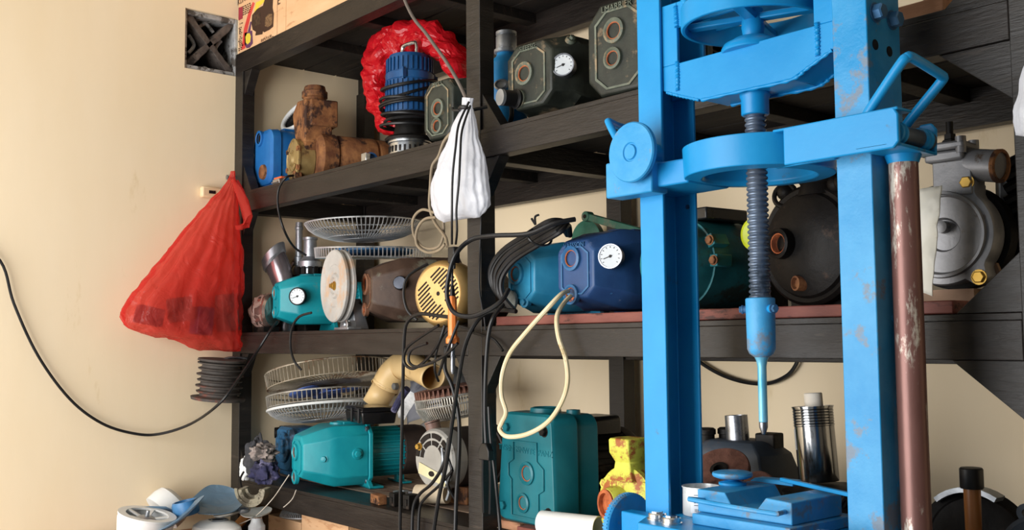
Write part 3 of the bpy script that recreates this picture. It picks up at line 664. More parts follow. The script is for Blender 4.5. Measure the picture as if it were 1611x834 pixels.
# blue tank pump
t = thing('tank_pump', 'blue rounded tank pump with a white cap at the left end of the upper shelf', 'pump', (.102, .046, S2), radians(-3)); t.scale = (1.25, .62, 1.25)
def rrect(w, h, r, cz, n=6, cx=0):
    P = []
    for sx, sz, a in ((1, -1, -pi/2), (1, 1, 0), (-1, 1, pi/2), (-1, -1, pi)):
        for k in range(n): P.append((cx+sx*(w-r)+r*cos(a+pi/2*k/(n-1)), cz+sz*(h-r)+r*sin(a+pi/2*k/(n-1))))
    return P
g = G(); g.loft([yl(rrect(.050, .060, .03, .086), .0), yl(rrect(.060, .070, .03, .086), .010), yl(rrect(.062, .072, .03, .086), .05), yl(rrect(.058, .068, .03, .086), .055), yl(rrect(.060, .070, .034, .088), .075), yl(rrect(.060, .070, .034, .088), .19), yl(rrect(.05, .06, .034, .088), .215)])
obj('tank', g, oldblue, t)
port(t, -.012, .0, .138, .016, m=oldblue, inner=M_['blackiron'], h=.012)
g = G(); g.box(-.02, .035, .09, .17, .150, .163); obj('top_pad', g, oldblue, t, bevel=.003)
bolt(t, (.0605, .10, .085), (1, 0, 0), .007, .006, M_['blackiron'])
g = G(); g.lathe((.012, .002, .048), (0, -1, 0), [(.02, 0), (.018, .014), (.012, .016)], 16); obj('lower_outlet', g, M_['rust'], t)
g = G(); g.lathe((-.050, .02, .10), (-1, -.25, 0), [(.020, 0), (.022, .006), (.015, .012), (.012, .02), (.004, .022)], 12); obj('white_cap', g, M_['white'], t)
g = G(); g.box(-.045, .045, .02, .045, 0, .02); g.box(-.045, .045, .15, .175, 0, .022); obj('foot', g, oldblue, t)
# upright ring guard behind it
t = thing('fan_ring', 'black round motor guard with a white rim behind the blue tank pump', 'fan guard', (.095, .128, S2+.203), 0, None, (radians(-35), radians(12))); t.scale = (.62, .62, .62)
g = G(); g.torus((0, 0, .116), (0, 1, 0), .100, .013, 48, 10); obj('white_rim', g, M_['white'], t)
g = G(); g.lathe((0, .012, .116), (0, 1, 0), [(.098, 0), (.098, .006), (.03, .016), (.02, .016)], 48); obj('black_disc', g, lin_blk, t)
for k in range(36):
    pass
g = G()
for k in range(40):
    a = 2*pi*k/40; g.bar(V(.03*cos(a), .004, .116+.03*sin(a)), V(.095*cos(a), .006, .116+.095*sin(a)), .002, .003, up=(0, 1, 0))
g.ring((0, .006, .116), (0, -1, 0), .032, .018, .004, 32); obj('wire_grille', g, M_['blackrub'], t)
# second, all black ring behind that
g = G(); g.torus((.075, .225, S2+.0785), (.05, 1, 0), .068, .010, 48, 10)
tag(obj('rubber_ring', g, M_['blackrub']), 'plain black ring standing behind the white rimmed guard', 'ring')
# rusty pump
t = thing('rusty_pump', 'heavily rusted brown water pump with a square tower and round cover', 'pump', (.302, .075, S2), radians(-12)); t.scale = (1.25, 1.15, 1.25)
R_ = M_['rust']
g = G(); g.loft([yl([(-.028, .075), (.036, .075), (.036, .105), (-.028, .105)], 0), yl([(-.028, .075), (.036, .075), (.036, .105), (-.028, .105)], .06)])
obj('neck', g, R_, t, bevel=.004)
g = G()
g.prism([V(-.036, -.002, .105), V(.040, -.002, .100), V(.044, -.002, .205), V(-.026, -.002, .212), V(-.062, -.002, .190), V(-.066, -.002, .178)], (0, .075, 0)); g.box(.0, .052, .01, .085, .14, .205)
obj('tower', g, R_, t, bevel=.004)
g = G(); g.lathe((.006, .036, .205), (0, 0, 1), [(.030, 0), (.030, .010), (.034, .012), (.034, .026), (.030, .028), (.027, .040), (.022, .041), (.02, .03), (.004, .03)], 28); obj('outlet_collar', g, R_, t)
bolt(t, (-.035, .03, .212), (0, 0, 1), .005, .012, M_['steel'])
bronze = mat('dull_bronze_cover', '8a7448', 'a38c5c', '5b4630', rough=.5, metal=.3, scale=25, bump=.3, wear=.58)
g = G(); g.lathe((-.010, -.012, .062), (0, -1, 0), [(.050, -.04), (.050, 0), (.052, .001), (.052, .006), (.046, .009), (.044, .006), (.032, .006), (.026, .008), (.018, .008), (.014, .014), (.004, .015)], 40); cv = obj('round_cover', g, bronze, t)
for a in (25, 150, 205, 330): bolt(cv, (-.010+.049*cos(radians(a)), -.016, .062+.049*sin(radians(a))), (0, -1, 0), .007, .006, R_)
g = G(); g.tube([V(-.010+(.020+.012*k/16)*cos(k*.3+1), -.0205, .062+(.020+.012*k/16)*sin(k*.3+1)) for k in range(17)], .0022, 6); obj('spiral_rib', g, bronze, cv)
g = G(); g.lathe((.014, -.006, .0165), (0, -1, 0), [(.015, 0), (.015, .016), (.009, .017), (.008, .01), (.002, .01)], 20); g.box(-.02, .05, -.004, .03, .0, .014); obj('drain_lug', g, R_, t)
g = G(); g.lathe((.02, .03, .068), (0, 1, 0), [(.048, 0), (.058, .012), (.058, .05), (.052, .054), (.056, .062), (.056, .16), (.050, .168), (.054, .172), (.054, .225), (.045, .24), (.01, .242)], 36); obj('motor_body', g, R_, t)
g = G(); g.box(-.03, .07, .10, .13, 0, .014); obj('foot', g, R_, t)
# terminal block with pins at the shelf edge
t = thing('pin_connector', 'small metal connector with orange top and row of pins on the shelf edge', 'connector', (.275, .010, S2))
g = G(); g.box(-.02, .022, -.004, .014, 0, .014); obj('connector_body', g, M_['zinc'], t, bevel=.001)
g = G(); g.box(-.018, .030, -.001, .014, .0145, .020); obj('orange_top', g, mat('orange_plastic', 'c4552b', 'd46a3b', rough=.5), t, bevel=.001)
for k in range(6):
    g = G(); g.cyl((-.016+.0072*k, -.004, .004), (-.016+.0072*k, -.009, .004), .0022, n=8); obj('pin', g, M_['zinc'], t)
# submersible pump in its red bag
t = thing('submersible_pump', 'upright blue ribbed submersible pump wound with black cable inside a red bag', 'pump', (.825, .12, S2)); t.scale = (1.1, 1.1, 1)
subb = mat('ribbed_blue_paint', '17406e', '215487', '102a48', rough=.35, scale=12, bump=.1, wear=.66)
z0 = .0
g = G(); g.lathe((0, 0, 0), (0, 0, 1), [(.052, 0), (.060, .004), (.060, .010), (.052, .014), (.050, .048), (.054, .050), (.054, .056), (.03, .058)], 36); obj('strainer_base', g, M_['zinc'], t)
for k in range(26):
    a = 2*pi*k/26; g = G(); g.box(-.0025, .0025, -.001, .004, -.008, .008, M=Matrix.Translation((.0515*sin(a), -.0515*cos(a), .032)) @ Matrix.Rotation(a, 4, 'Z')); obj('strainer_slot', g, lin_blk, t)
g = G(); g.lathe((0, 0, .056), (0, 0, 1), [(.060, 0), (.062, .006), (.056, .012), (.040, .016), (.036, .050), (.050, .060), (.06, .066), (.06, .074), (.04, .076)], 36); obj('lower_housing', g, lin_blk, t)
g = G(); g.lathe((0, 0, .128), (0, 0, 1), [(.058, 0), (.058, .090), (.060, .092), (.060, .110), (.056, .112), (.055, .150), (.050, .162), (.030, .168), (.008, .169)], 40)
for k in range(30):
    a = 2*pi*k/30; g.box(-.0022, .0022, -.0045, 0, .004, .088, M=Matrix.Translation((.0565*sin(a), -.0565*cos(a), .128)) @ Matrix.Rotation(a, 4, 'Z'))
    g.box(-.002, .002, -.0035, 0, .114, .150, M=Matrix.Translation((.0555*sin(a), -.0555*cos(a), .128)) @ Matrix.Rotation(a, 4, 'Z'))
obj('motor_barrel', g, subb, t)
for a in (40, 160, 280):
    g = G(); x, y = .062*cos(radians(a-90)), .062*sin(radians(a-90)); g.box(x-.008, x+.008, y-.006, y+.006, .218, .240); g.cyl((x, y, .214), (x, y, .246), .004, n=8); obj('clamp_lug', g, subb, t, bevel=.001)
g = G(); g.tube([V(-.03, 0, .292), V(-.032, 0, .318), V(-.022, 0, .328), V(.02, 0, .326), V(.03, 0, .315), V(.03, 0, .292)], .005, 10); obj('carry_handle', g, M_['zinc'], t)
g = G()
P = []
for k in range(150):
    a = k*.30; zz = .150+.035*sin(a*.19)+.012*noise.noise(V(a*.3, 1, 0)); rr_ = .067+.008*noise.noise(V(a*.25, 5, 2))+.006*sin(a*.37)
    P.append(V(rr_*cos(a), rr_*sin(a), zz-.02))
for k in range(60):
    a = 45+k*.30; zz = .150+.060*min(1, k/26)+.016*sin(a)*1; rr_ = .066+.004*sin(a*.6)
    P.append(V(rr_*cos(a), rr_*sin(a), zz))
g.tube(P, .0042, 7, smooth=False); obj('wound_cable', g, M_['blackrub'], t)
# red bag round it
redfilm = plastic_film('red_film', 'd8202c', .35, .10, .22)
outer = [(628, 214), (604, 200), (590, 172), (580, 130), (584, 85), (603, 50), (634, 31), (668, 33), (703, 58), (726, 90), (734, 124)]
inner = [(632, 194), (620, 178), (610, 160), (603, 122), (614, 98), (626, 86), (640, 74), (668, 78), (692, 92), (708, 106), (716, 126)]
rings = []; NO = len(outer); n = 40
oc = cat([V(a, b, 0) for a, b in outer], 10); ic = cat([V(a, b, 0) for a, b in inner], 10)
for i, (a, b) in enumerate(zip(oc, ic)):
    O = at(a.x, a.y, Y=.18); I = at(b.x, b.y, Y=.175); mid = (O+I)/2; r_ = []
    e = (O-I)/2; f = V(0, 1, 0)*(.036)
    for k in range(n):
        th = 2*pi*k/n; p = mid+e*cos(th)+f*sin(th)*(1 if 2 < i < len(oc)-3 else .6)
        q = noise.noise_vector(p*22)*.011
        q += (p-mid).normalized()*(abs(noise.noise(p*20))*.034-abs(noise.noise(p*60))*.008)
        w_ = p+q; w_.z = min(w_.z, S1-.042+.002*noise.noise(p*50)); r_.append(w_)
    rings.append(r_)
g = G(); g.loft(rings); o = obj('plastic_bag', g, redfilm, smooth=0)
tag(o, 'crumpled open red plastic bag folded down round the upright blue submersible pump', 'bag')
t = thing('clamp_fitting', 'small blue and silver clamp lying left of the submersible pump', 'fitting', (.70, .075, S2))
g = G(); g.lathe((0, 0, .021), (.8, -.6, 0), [(.020, -.02), (.020, .006), (.015, .008), (.014, .0), (.004, 0)], 20); obj('clamp_body', g, subb, t)
g = G(); g.box(-.006, .020, -.028, -.014, .004, .036, M=None); obj('clamp_tab', g, M_['zinc'], t, bevel=.002)

# ================================================================= UPPER SHELF, RIGHT HALF
t = thing('bottle_jack', 'blue bottle shaped hydraulic jack with a silver top right of the centre post', 'jack', (1.215, .135, S2)); t.scale = (1.15, 1.15, .86)
jb = mat('jack_blue', '1a78b8', '2a8cc9', '4a4a4c', rough=.38, scale=10, bump=.2, wear=.62)
g = G(); g.box(-.045, .062, -.050, .045, 0, .022); obj('jack_base', g, jb, t, bevel=.004)
g = G(); g.lathe((0, 0, .022), (0, 0, 1), [(.040, 0), (.043, .006), (.043, .165), (.040, .190), (.032, .208), (.024, .216), (.020, .224), (.020, .230)], 32); obj('jack_body', g, jb, t)
g = G(); g.lathe((0, 0, .250), (0, 0, 1), [(.024, 0), (.026, .002), (.026, .010), (.022, .012), (.022, .048), (.020, .052), (.022, .054), (.022, .062), (.016, .064)], 28); obj('silver_top', g, M_['alu'], t)
g = G(); g.lathe((.028, -.036, .145), (.5, -.85, 0), [(.016, 0), (.016, .006), (.012, .010), (.010, .006), (.003, .007)], 24); obj('round_plug', g, M_['alu'], t)
g = G(); g.tube([V(.052, -.040, .022), V(.060, -.038, .05), V(.050, -.030, .09), V(.040, -.020, .12)], .005, 8); obj('oil_pipe', g, M_['blackrub'], t)

# ================================================================= MIDDLE SHELF, LEFT HALF
film = plastic_film('clear_dusty_film', 'c8aca0', .3, .35, .2)
# steel barrel wrapped in clear film
t = thing('wrapped_barrel', 'shiny coppery steel barrel partly wrapped in clear film beside the red bag', 'barrel', (.104, .062, S3)); t.scale = (.88, .88, 1)
g = G(); g.lathe((-.03, -.012, .066), (.92, .38, 0), [(.020, 0), (.045, .005), (.054, .018), (.054, .03), (.054, .062), (.048, .070), (.02, .073)], 40); obj('barrel', g, copper, t)
g = G(); g.box(-.03, .05, -.03, .03, .0, .016); obj('cradle', g, lin_blk, t)
g = G(); rings = []
for k in range(14):
    u = k/13; c = V(-.048+.070*u, -.02+.030*u, .066); rad = .024+.030*min(1, u*2.2)**.6
    r_ = []
    for j in range(36):
        a = 2*pi*j/36; p = c+V(.38*rad*cos(a)*-1, .92*rad*cos(a), rad*sin(a)); r_.append(p+noise.noise_vector(p*40)*.011+noise.noise_vector(p*110)*.003)
    rings.append(r_)
g.loft(rings, cap1=False); obj('film_wrap', g, film, t, smooth=0, label='clear crumpled plastic film')
# silver elbow fitting behind
t = thing('pipe_elbow', 'wide silver pipe elbow with a rim standing behind the wrapped barrel', 'fitting', (.066, .152, S3+.004)); t.scale = (.85, .85, 1.75)
g = G(); P = [V(0, 0, 0), V(0, 0, .05), V(-.005, -.005, .09), V(-.02, -.02, .118), V(-.036, -.03, .135)]
g.tube(P, .038, 28, res=5, cap=True); obj('elbow_bend', g, mat('smoky_steel', '8c8488', 'aaa3a6', '5e5254', rough=.25, metal=.7, scale=10, bump=.15), t)
g = G(); d = V(-.35, -.25, .9); g.lathe(V(-.034, -.029, .132), d, [(.041, -.006), (.046, 0), (.047, .016), (.042, .018), (.040, .006), (.01, .004)], 32); obj('elbow_rim', g, M_['alu'], t)
# black switch body with two upright silver tubes
t = thing('tube_pump', 'black pump body with two upright silver tubes behind the small teal pump', 'pump', (.062, .215, S3))
g = G(); g.box(-.04, .075, -.03, .05, 0, .19); obj('pump_body', g, lin_blk, t, bevel=.004)
g = G(); g.lathe((-.024, 0, .190), (0, 0, 1), [(.018, 0), (.018, .02), (.012, .030), (.016, .032), (.016, .060), (.012, .062), (.012, .150), (.014, .152), (.014, .160), (.012, .162), (.0115, .176), (.006, .176)], 24); obj('narrow_tube', g, M_['alu'], t)
g = G(); g.lathe((.030, .012, .190), (0, 0, 1), [(.036, 0), (.036, .018), (.033, .020), (.040, .022), (.040, .042), (.034, .044), (.022, .058), (.021, .112), (.024, .114), (.024, .122), (.016, .123)], 32); obj('wide_tube', g, M_['alu'], t)
g = G()
for k in range(7):
    a = radians(-120+30*k); g.box(-.004, .004, -.006, .006, 0, .024, M=Matrix.Translation((.030+.040*cos(a), .012+.040*sin(a), .19)) @ Matrix.Rotation(a, 4, 'Z'))
obj('bolt_ring', g, lin_blk, t)
g = G(); g.tube([V(-.035, -.03, .15), V(-.048, -.03, .19), V(-.040, -.01, .235), V(-.024, -.01, .24)], .007, 8); obj('copper_pipe', g, copper, t)
# grooved wheel on its small motor
t = thing('grinding_wheel', 'large dusty pale grooved wheel with a bronze nut on the middle shelf', 'wheel', (.535, .065, S3), radians(-10))
whm = mat('dusty_wheel', 'a3a09c', 'b9b6b1', 'b99f88', rough=.65, scale=10, bump=.3, wear=.55, wsc=7)
zc = .127; Rw = .104
g = G(); g.lathe((0, 0, zc), (0, -1, 0), [(Rw*.5, -.020), (Rw*.97, -.022), (Rw, -.020), (Rw, -.013), (Rw*.93, -.008), (Rw*.93, -.004), (Rw, .001), (Rw, .008), (Rw*.97, .011), (Rw*.72, .008), (Rw*.60, .0075), (Rw*.57, .005), (Rw*.36, .004), (Rw*.32, .009), (Rw*.24, .010), (Rw*.20, .005), (.004, .005)], 64); obj('grooved_wheel', g, whm, t)
g = G(); g.lathe((0, -.004, zc), (0, -1, 0), [(.013, 0), (.013, .004), (.006, .005), (.006, .016), (.003, .017)], 16); g.lathe((0, -.007, zc), (0, -1, 0), [(.010, 0), (.010, .007), (.008, .008)], 6); obj('shaft_nut', g, M_['brass'], t)
g = G(); g.lathe((0, .018, zc), (0, 1, 0), [(.012, 0), (.012, .006), (.03, .008), (.036, .010), (.036, .030), (.03, .034)], 28); obj('motor', g, lin_blk, t)
g = G(); g.loft([[V(-.05, .028, 0), V(.075, .028, 0), V(.075, .07, 0), V(-.05, .07, 0)], [V(-.05, .028, .006), V(.075, .028, .006), V(.075, .07, .006), V(-.05, .07, .006)], [V(-.03, .034, .09), V(.03, .034, .09), V(.03, .064, .09), V(-.03, .064, .09)]]); obj('motor_stand', g, M_['alu'], t, bevel=.003)
# aluminium bracket right of it
t = thing('cast_bracket', 'dirty cast aluminium bracket with a round boss under the brown pump', 'bracket', (.640, .030, S3), radians(-8))
g = G(); g.box(-.052, .045, -.010, .030, 0, .007); g.loft([[V(-.035, 0, .007), V(.03, 0, .007), V(.03, .022, .007), V(-.035, .022, .007)], [V(-.02, .0, .012), V(.028, .0, .026), V(.028, .022, .026), V(-.02, .022, .012)]]); obj('bracket_body', g, M_['alu'], t, bevel=.0015)
g = G(); g.lathe((.018, 0, .014), (0, -1, 0), [(.013, -.005), (.013, .004), (.009, .006), (.006, .003), (.002, .003)], 20); obj('boss', g, M_['steel'], t)
# motor with a gold vented cover
gold = mat('gold_anodised_cover', 'b8935a', 'cba870', '7d5a34', rough=.35, metal=.45, scale=9, bump=.08, wear=.66)
t = thing('vented_motor', 'motor with a gold slotted end cover near the centre post on the middle shelf', 'motor', (1.062, .040, S3), radians(14))
Rg = .080; zc = Rg+.003
g = G(); prof = [(Rg*.5, .10), (Rg*.90, .098), (Rg*1.04, .05), (Rg*1.04, .018), (Rg*.98, .004), (Rg*.90, -.002), (Rg*.86, .0)]
g.lathe((0, 0, zc), (0, -1, 0), [(r, -h) for r, h in prof], 56); cvr = obj('end_cover', g, gold, t)
g = G(); g.lathe((0, -.0, zc), (0, -1, 0), [(Rg*.865, 0), (Rg*.86, .001)], 48); obj('cover_face', g, gold, cvr)
dk2 = mat('slot_dark', '1a120c', rough=.8, bump=0)
c45 = radians(38); 
def slot(u, v0, v1, w=.0021):
    g = G(); a = V(cos(c45)*v0-sin(c45)*u, -.0012, zc+sin(c45)*v0+cos(c45)*u); b = V(cos(c45)*v1-sin(c45)*u, -.0012, zc+sin(c45)*v1+cos(c45)*u)
    g.bar(a, b, w*2, .0012, up=(0, 1, 0)); obj('vent_slot', g, dk2, cvr)
for k in range(-6, 7):
    u = k*.0092; half = math.sqrt(max(0, (Rg*.80)**2-u*u)); gap = .016 if abs(k) < 3 else .006
    if abs(k) == 6: continue
    slot(u, -half, -gap-.004); slot(u, gap, half)
g = G(); g.lathe((0, -.0008, zc), (0, -1, 0), [(.006, 0), (.004, .001)], 16); obj('centre_hole', g, dk2, cvr)
g = G(); g.lathe((0, .095, zc), (0, 1, 0), [(.07, 0), (.072, .12), (.05, .13)], 32); obj('motor_body', g, brownm, t)
g = G(); g.box(-.05, .05, .10, .16, 0, .02); obj('foot', g, brownm, t)
g = G(); g.tube([V(-.05, .02, .16), V(-.085, -.012, .13), V(-.095, -.02, .09), V(-.085, -.018, .045), V(-.06, -.01, .02)], .004, 8); obj('hoop', g, M_['blackrub'], t)

# ================================================================= FAN GUARDS
def fan_guard(label, c, R, depth, tilt, group=None, m=None, nw=90, rw=.0016, style='bowl', rim=.0026, flat=.35, rimm=None, name='fan_guard', swirl=0):
    t = thing(name, label, 'fan guard', c, 0, group, tilt)
    g = G(); g.torus((0, 0, 0), (0, 0, 1), R, rim, 64, 8); obj('rim', g, rimm or m, t)
    g = G()
    for k in range(nw):
        a = 2*pi*k/nw; P = []
        for j in range(6):
            u = j/5
            if style == 'bowl': r = R*(1-(1-flat)*u**1.5); z = -depth*(1-(1-u)**1.7)
            else: r = R*(1-.03*u) if j < 3 else R*(1-(1-flat)*((j-2)/3)); z = -depth*min(1, u*2.5)
            aa = a+swirl*u*u; P.append(V(r*cos(aa), r*sin(aa), z))
        g.tube(P, rw, 4, smooth=False)
    obj('radial_wires', g, m, t)
    for q, (rr_, zz) in enumerate(((.62, -.86), (.985 if style != 'bowl' else .86, -.98 if style != 'bowl' else -.42))):
        g = G(); g.torus((0, 0, zz*depth), (0, 0, 1), R*rr_, .0017, 56, 6); obj('ring_wire', g, m, t)
    g = G(); g.lathe((0, 0, -depth-.001), (0, 0, 1), [(R*flat*1.06, 0), (R*flat*1.06, .0025), (R*flat*.2, .003)], 40); obj('hub_plate', g, m, t)
    return t
W_ = M_['wire']
palew = mat('pale_wire', 'c3c6c8', 'd9dadb', '9a9a98', rough=.35, metal=.5, scale=30, bump=0)
c = at(572, 352, Y=.27)
fan_guard('pale wire fan guard, upturned bowl on top of the middle shelf pumps', c, .182, .052, (radians(1), radians(-1)), m=palew, nw=84, style='bowl', flat=.36)
c = at(588, 391, Y=.275)
fan_guard('shallow pale wire fan guard under the upturned bowl guard, blue inside', c, .180, .030, (radians(2), radians(3)), m=palew, nw=90, style='basket', flat=.6)
g = G(); g.lathe((c.x, c.y, c.z-.0165), (0, 0, 1), [(.118, 0), (.124, .003), (.124, .011), (.11, .014)], 48)
tag(obj('blue_disc', g, mat('mottled_blue', '24507c', '3f76a8', '16283c', rough=.5, scale=40), ), 'mottled blue round disc lying inside the shallow wire guard', 'disc')
c = at(513, 584, Y=.215)
rustw = mat('rust_tinted_wire', 'a89c88', 'c2b8a6', '7c5f48', rough=.45, metal=.5, scale=30, bump=0, wear=.56)
fan_guard('deep rusty wire fan guard tilted at the top of the stack on the lower shelf', (.235, .215, c.z+.004), .196, .046, (radians(-1), radians(-13)), m=rustw, nw=84, style='basket', flat=.5, rimm=rustw)
fan_guard('wire fan guard holding blue fan blades, second in the lower shelf stack', (.222, .20, c.z-.070), .172, .034, (radians(-1), radians(-9)), m=W_, nw=72, style='basket', flat=.5)
fan_guard('pale rimmed wire fan guard at the bottom of the lower shelf stack', (.222, .20, c.z-.112), .168, .042, (radians(-1), radians(-9)), m=palew, nw=80, style='bowl', flat=.4, rim=.0045, rimm=M_['white'])
# blue blades inside the second guard
bladem = plastic_film('blue_blade_plastic', '5a76c0', .25, .05, .3)
def blades(name, label, c, R, m, hubm, tilt, a0, nb=3, tw=.35, rz=0, hh=.24):
    t = thing(name, label, 'fan', c, rz, None, tilt)
    for k in range(nb):
        a = a0+2*pi*k/nb; g = G(); top = []; n = 26
        rings = []
        for i in range(n+1):
            u = i/n; r = R*(.16+.84*u); wd = R*(.20+.30*sin(pi*min(.62, u*.80+.06)))*(1 if u < .5 else math.sqrt(max(.002, 1-((u-.5)/.5)**2)))
            ac = a+.35*u; d = V(cos(ac), sin(ac), 0); s_ = V(-sin(ac), cos(ac), 0)
            row = []
            for j in range(7):
                v = j/6*2-1; row.append(d*r+s_*(wd*v)+V(0, 0, wd*tw*v*1.5-wd*.22*(1-v*v)))
            rings.append(row+[p+V(0, 0, -.0022) for p in reversed(row)])
        g.loft(rings); o = obj('blade', g, m, t, smooth=60)
    g = G(); g.lathe((0, 0, -R*hh*.5), (0, 0, 1), [(R*.20, 0), (R*.22, .003), (R*.22, R*hh*.8), (R*.20, R*hh), (R*.17, R*hh), (R*.16, R*hh*.5), (R*.06, R*hh*.5), (R*.05, R*hh*.8), (.003, R*hh*.8)], 32); obj('hub', g, hubm, t)
    return t
blades('propeller_fan', 'small three bladed blue fan lying inside the tilted wire guard', (.235, .20, c.z-.062), .122, bladem, mat('blue_hub', '44589c', '5a6fb4', rough=.4), (radians(-1), radians(-11)), .4, tw=.10, hh=.14)
# ================================================================= LOWER SHELF, LEFT HALF
t = thing('small_blue_pump', 'old dark blue pump with a side outlet behind the rags on the lower shelf', 'pump', (.098, .13, S4), radians(-6))
ob = mat('grimy_blue', '2c5a80', '3f78a0', '20303e', rough=.5, scale=14, bump=.3, wear=.54)
g = G(); g.loft([yl(rrect(.062, .062, .03, .080), 0), yl(rrect(.070, .070, .03, .080), .012), yl(rrect(.070, .070, .03, .080), .09), yl(rrect(.05, .05, .03, .080), .10)]); obj('pump_body', g, ob, t)
g = G(); g.lathe((.012, .004, .088), (0, -1, 0), [(.050, 0), (.048, .012), (.042, .014), (.038, .010), (.004, .010)], 32); g.box(.0, .034, -.016, 0, .07, .115); obj('front_boss', g, ob, t, bevel=.002)
g = G(); g.lathe((-.055, .03, .128), (-.4, -1, 0), [(.022, -.02), (.022, .018), (.018, .020), (.017, .034), (.010, .035), (.009, .028), (.003, .028)], 20); obj('side_outlet', g, lin_blk, t)
g = G(); g.box(-.05, .06, .01, .09, 0, .012); obj('foot', g, ob, t)
# rags
def rag(name, label, c, s, m, seed, n=48, mm=32, amp=.5, fl=0):
    g = G(); rings = []
    for k in range(1, mm):
        th = pi*k/mm; r_ = []
        for i in range(n):
            ph = 2*pi*i/n; d = V(sin(th)*cos(ph), sin(th)*sin(ph), -cos(th))
            q = 1+amp*(noise.noise(d*2.3+V(seed, 0, 0)))+amp*.8*abs(noise.noise(d*3.2+V(0, seed, 0)))
            p = V(d.x*s[0]*q, d.y*s[1]*q, d.z*s[2]*q)
            if fl is not None: p.z = max(p.z, -s[2]*.92)
            r_.append(Vector(c)+p)
        rings.append(r_)
    g.loft(rings)
    o = obj(name, g, m, smooth=60); return o
clothd = mat('dark_rag_cloth', '2c2d30', '45454a', '1a1a1c', rough=.95, scale=30, bump=.9, bscale=130, wear=.6)
clothg = mat('grey_brown_rag_cloth', '7a706c', '9a8f8a', '4a4543', rough=.95, scale=22, bump=.9, bscale=110, wear=.55)
clothn = mat('navy_rag_cloth', '26263c', '38385a', '73708c', rough=.95, scale=25, bump=.9, bscale=120, wear=.6)
tag(rag('rag', '', (.262, -.014, S4+.036), (.050, .032, .036), clothn, 9), 'crumpled navy rag bunched against the front of the turquoise pump', 'rag')
tag(rag('rag', '', (.205, -.010, S4+.062), (.046, .030, .062), clothd, 3), 'dark charcoal rag hanging over the left end of the lower shelf', 'rag')
tag(rag('rag', '', (.262, -.020, S4+.092), (.056, .026, .024), clothg, 6), 'grey brown folded rag lying on top of the navy rag', 'rag')
tag(rag('plastic_scrap', '', (.140, -.018, S4+.034), (.018, .016, .036), M_['white'], 14, amp=.25), 'white plastic scrap poking out left of the charcoal rag', 'scrap')
# grey half shell fitting hanging at the shelf edge
t = thing('pipe_clamp', 'dirty beige curved pipe clamp hanging at the front edge of the lower shelf', 'clamp', (.285, -.060, S4-.004), radians(32), tilt=(radians(6), radians(-10)))
beig = mat('dirty_beige_plastic', '8d8672', 'a9a28e', '4d4638', rough=.5, scale=18, bump=.3, wear=.56)
def arcband(R0, R1, y0, y1, a0, a1, n=24):
    g = G(); rings = []
    for k in range(n+1):
        a = radians(a0+(a1-a0)*k/n); c, s_ = cos(a), sin(a)
        rings.append([V(R0*c, y0, R0*s_), V(R1*c, y0, R1*s_), V(R1*c, y1, R1*s_), V(R0*c, y1, R0*s_)])
    g.loft(rings); return g
obj('half_shell', arcband(.028, .044, -.022, .022, 170, 350), beig, t, bevel=.002)
obj('outer_rim', arcband(.040, .050, -.026, -.020, 165, 355), beig, t, bevel=.001)
obj('inner_rib', arcband(.020, .030, -.004, .003, 175, 345), beig, t, bevel=.001)
g = G(); g.tube([V(-.040, 0, .0), V(-.046, .01, .03), V(-.035, .02, .05)], .003, 6); obj('hanger', g, lin_blk, t)
# strings
def cable(label, pts, r, m=None, name='cable', cat_='cable', res=7, n=8, group=None):
    P = []
    for p in pts:
        if isinstance(p, Vector): P.append(p)
        elif len(p) == 4: P.append(at(p[0], p[1], X=p[3]))
        else: P.append(at(p[0], p[1], Y=p[2]))
    g = G(); g.tube(P, r, n, res=res)
    return tag(obj(name, g, m or M_['blackrub']), label, cat_, group)
strm = mat('dirty_white_string', 'cfc8bd', 'b5ab9c', rough=.9, scale=60)
cable('long white string running down from the turquoise pump to the fan parts pile', [(455, 747, -.02), (445, 762, -.035), (428, 786, -.05), (402, 812, -.07), (374, 826, -.10)], .0014, strm, 'string', 'string')
cable('short knotted end of white string under the turquoise pump', [(466, 771, -.014), (460, 785, -.012), (449, 796, -.011), (446, 798, -.012)], .0014, strm, 'string', 'string')
# black plastic box over the turquoise pump
t = thing('plastic_case', 'shiny black plastic case lying over the turquoise pump motor', 'case', (.560, .150, 1.0700), radians(-14))
cm = mat('glossy_black_case', '121213', '1c1c1e', rough=.22, scale=6, bump=.08, bscale=12)
g = G(); g.loft([[V(-.072, -.035, 0), V(.078, -.035, 0), V(.078, .06, 0), V(-.072, .06, 0)], [V(-.078, -.04, .034), V(.084, -.04, .034), V(.084, .065, .034), V(-.078, .065, .034)]]); obj('case_body', g, cm, t, bevel=.004)
g = G(); g.loft([[V(-.080, -.042, .035), V(.086, -.042, .035), V(.086, .067, .035), V(-.080, .067, .035)], [V(-.074, -.036, .047), V(.080, -.036, .047), V(.080, .061, .047), V(-.074, .061, .047)]]); obj('case_lid', g, cm, t, bevel=.003)
for x in (-.002, .062):
    g = G(); g.box(x, x+.008, -.046, -.040, .004, .044); obj('latch', g, M_['blackplas'], t, bevel=.001)
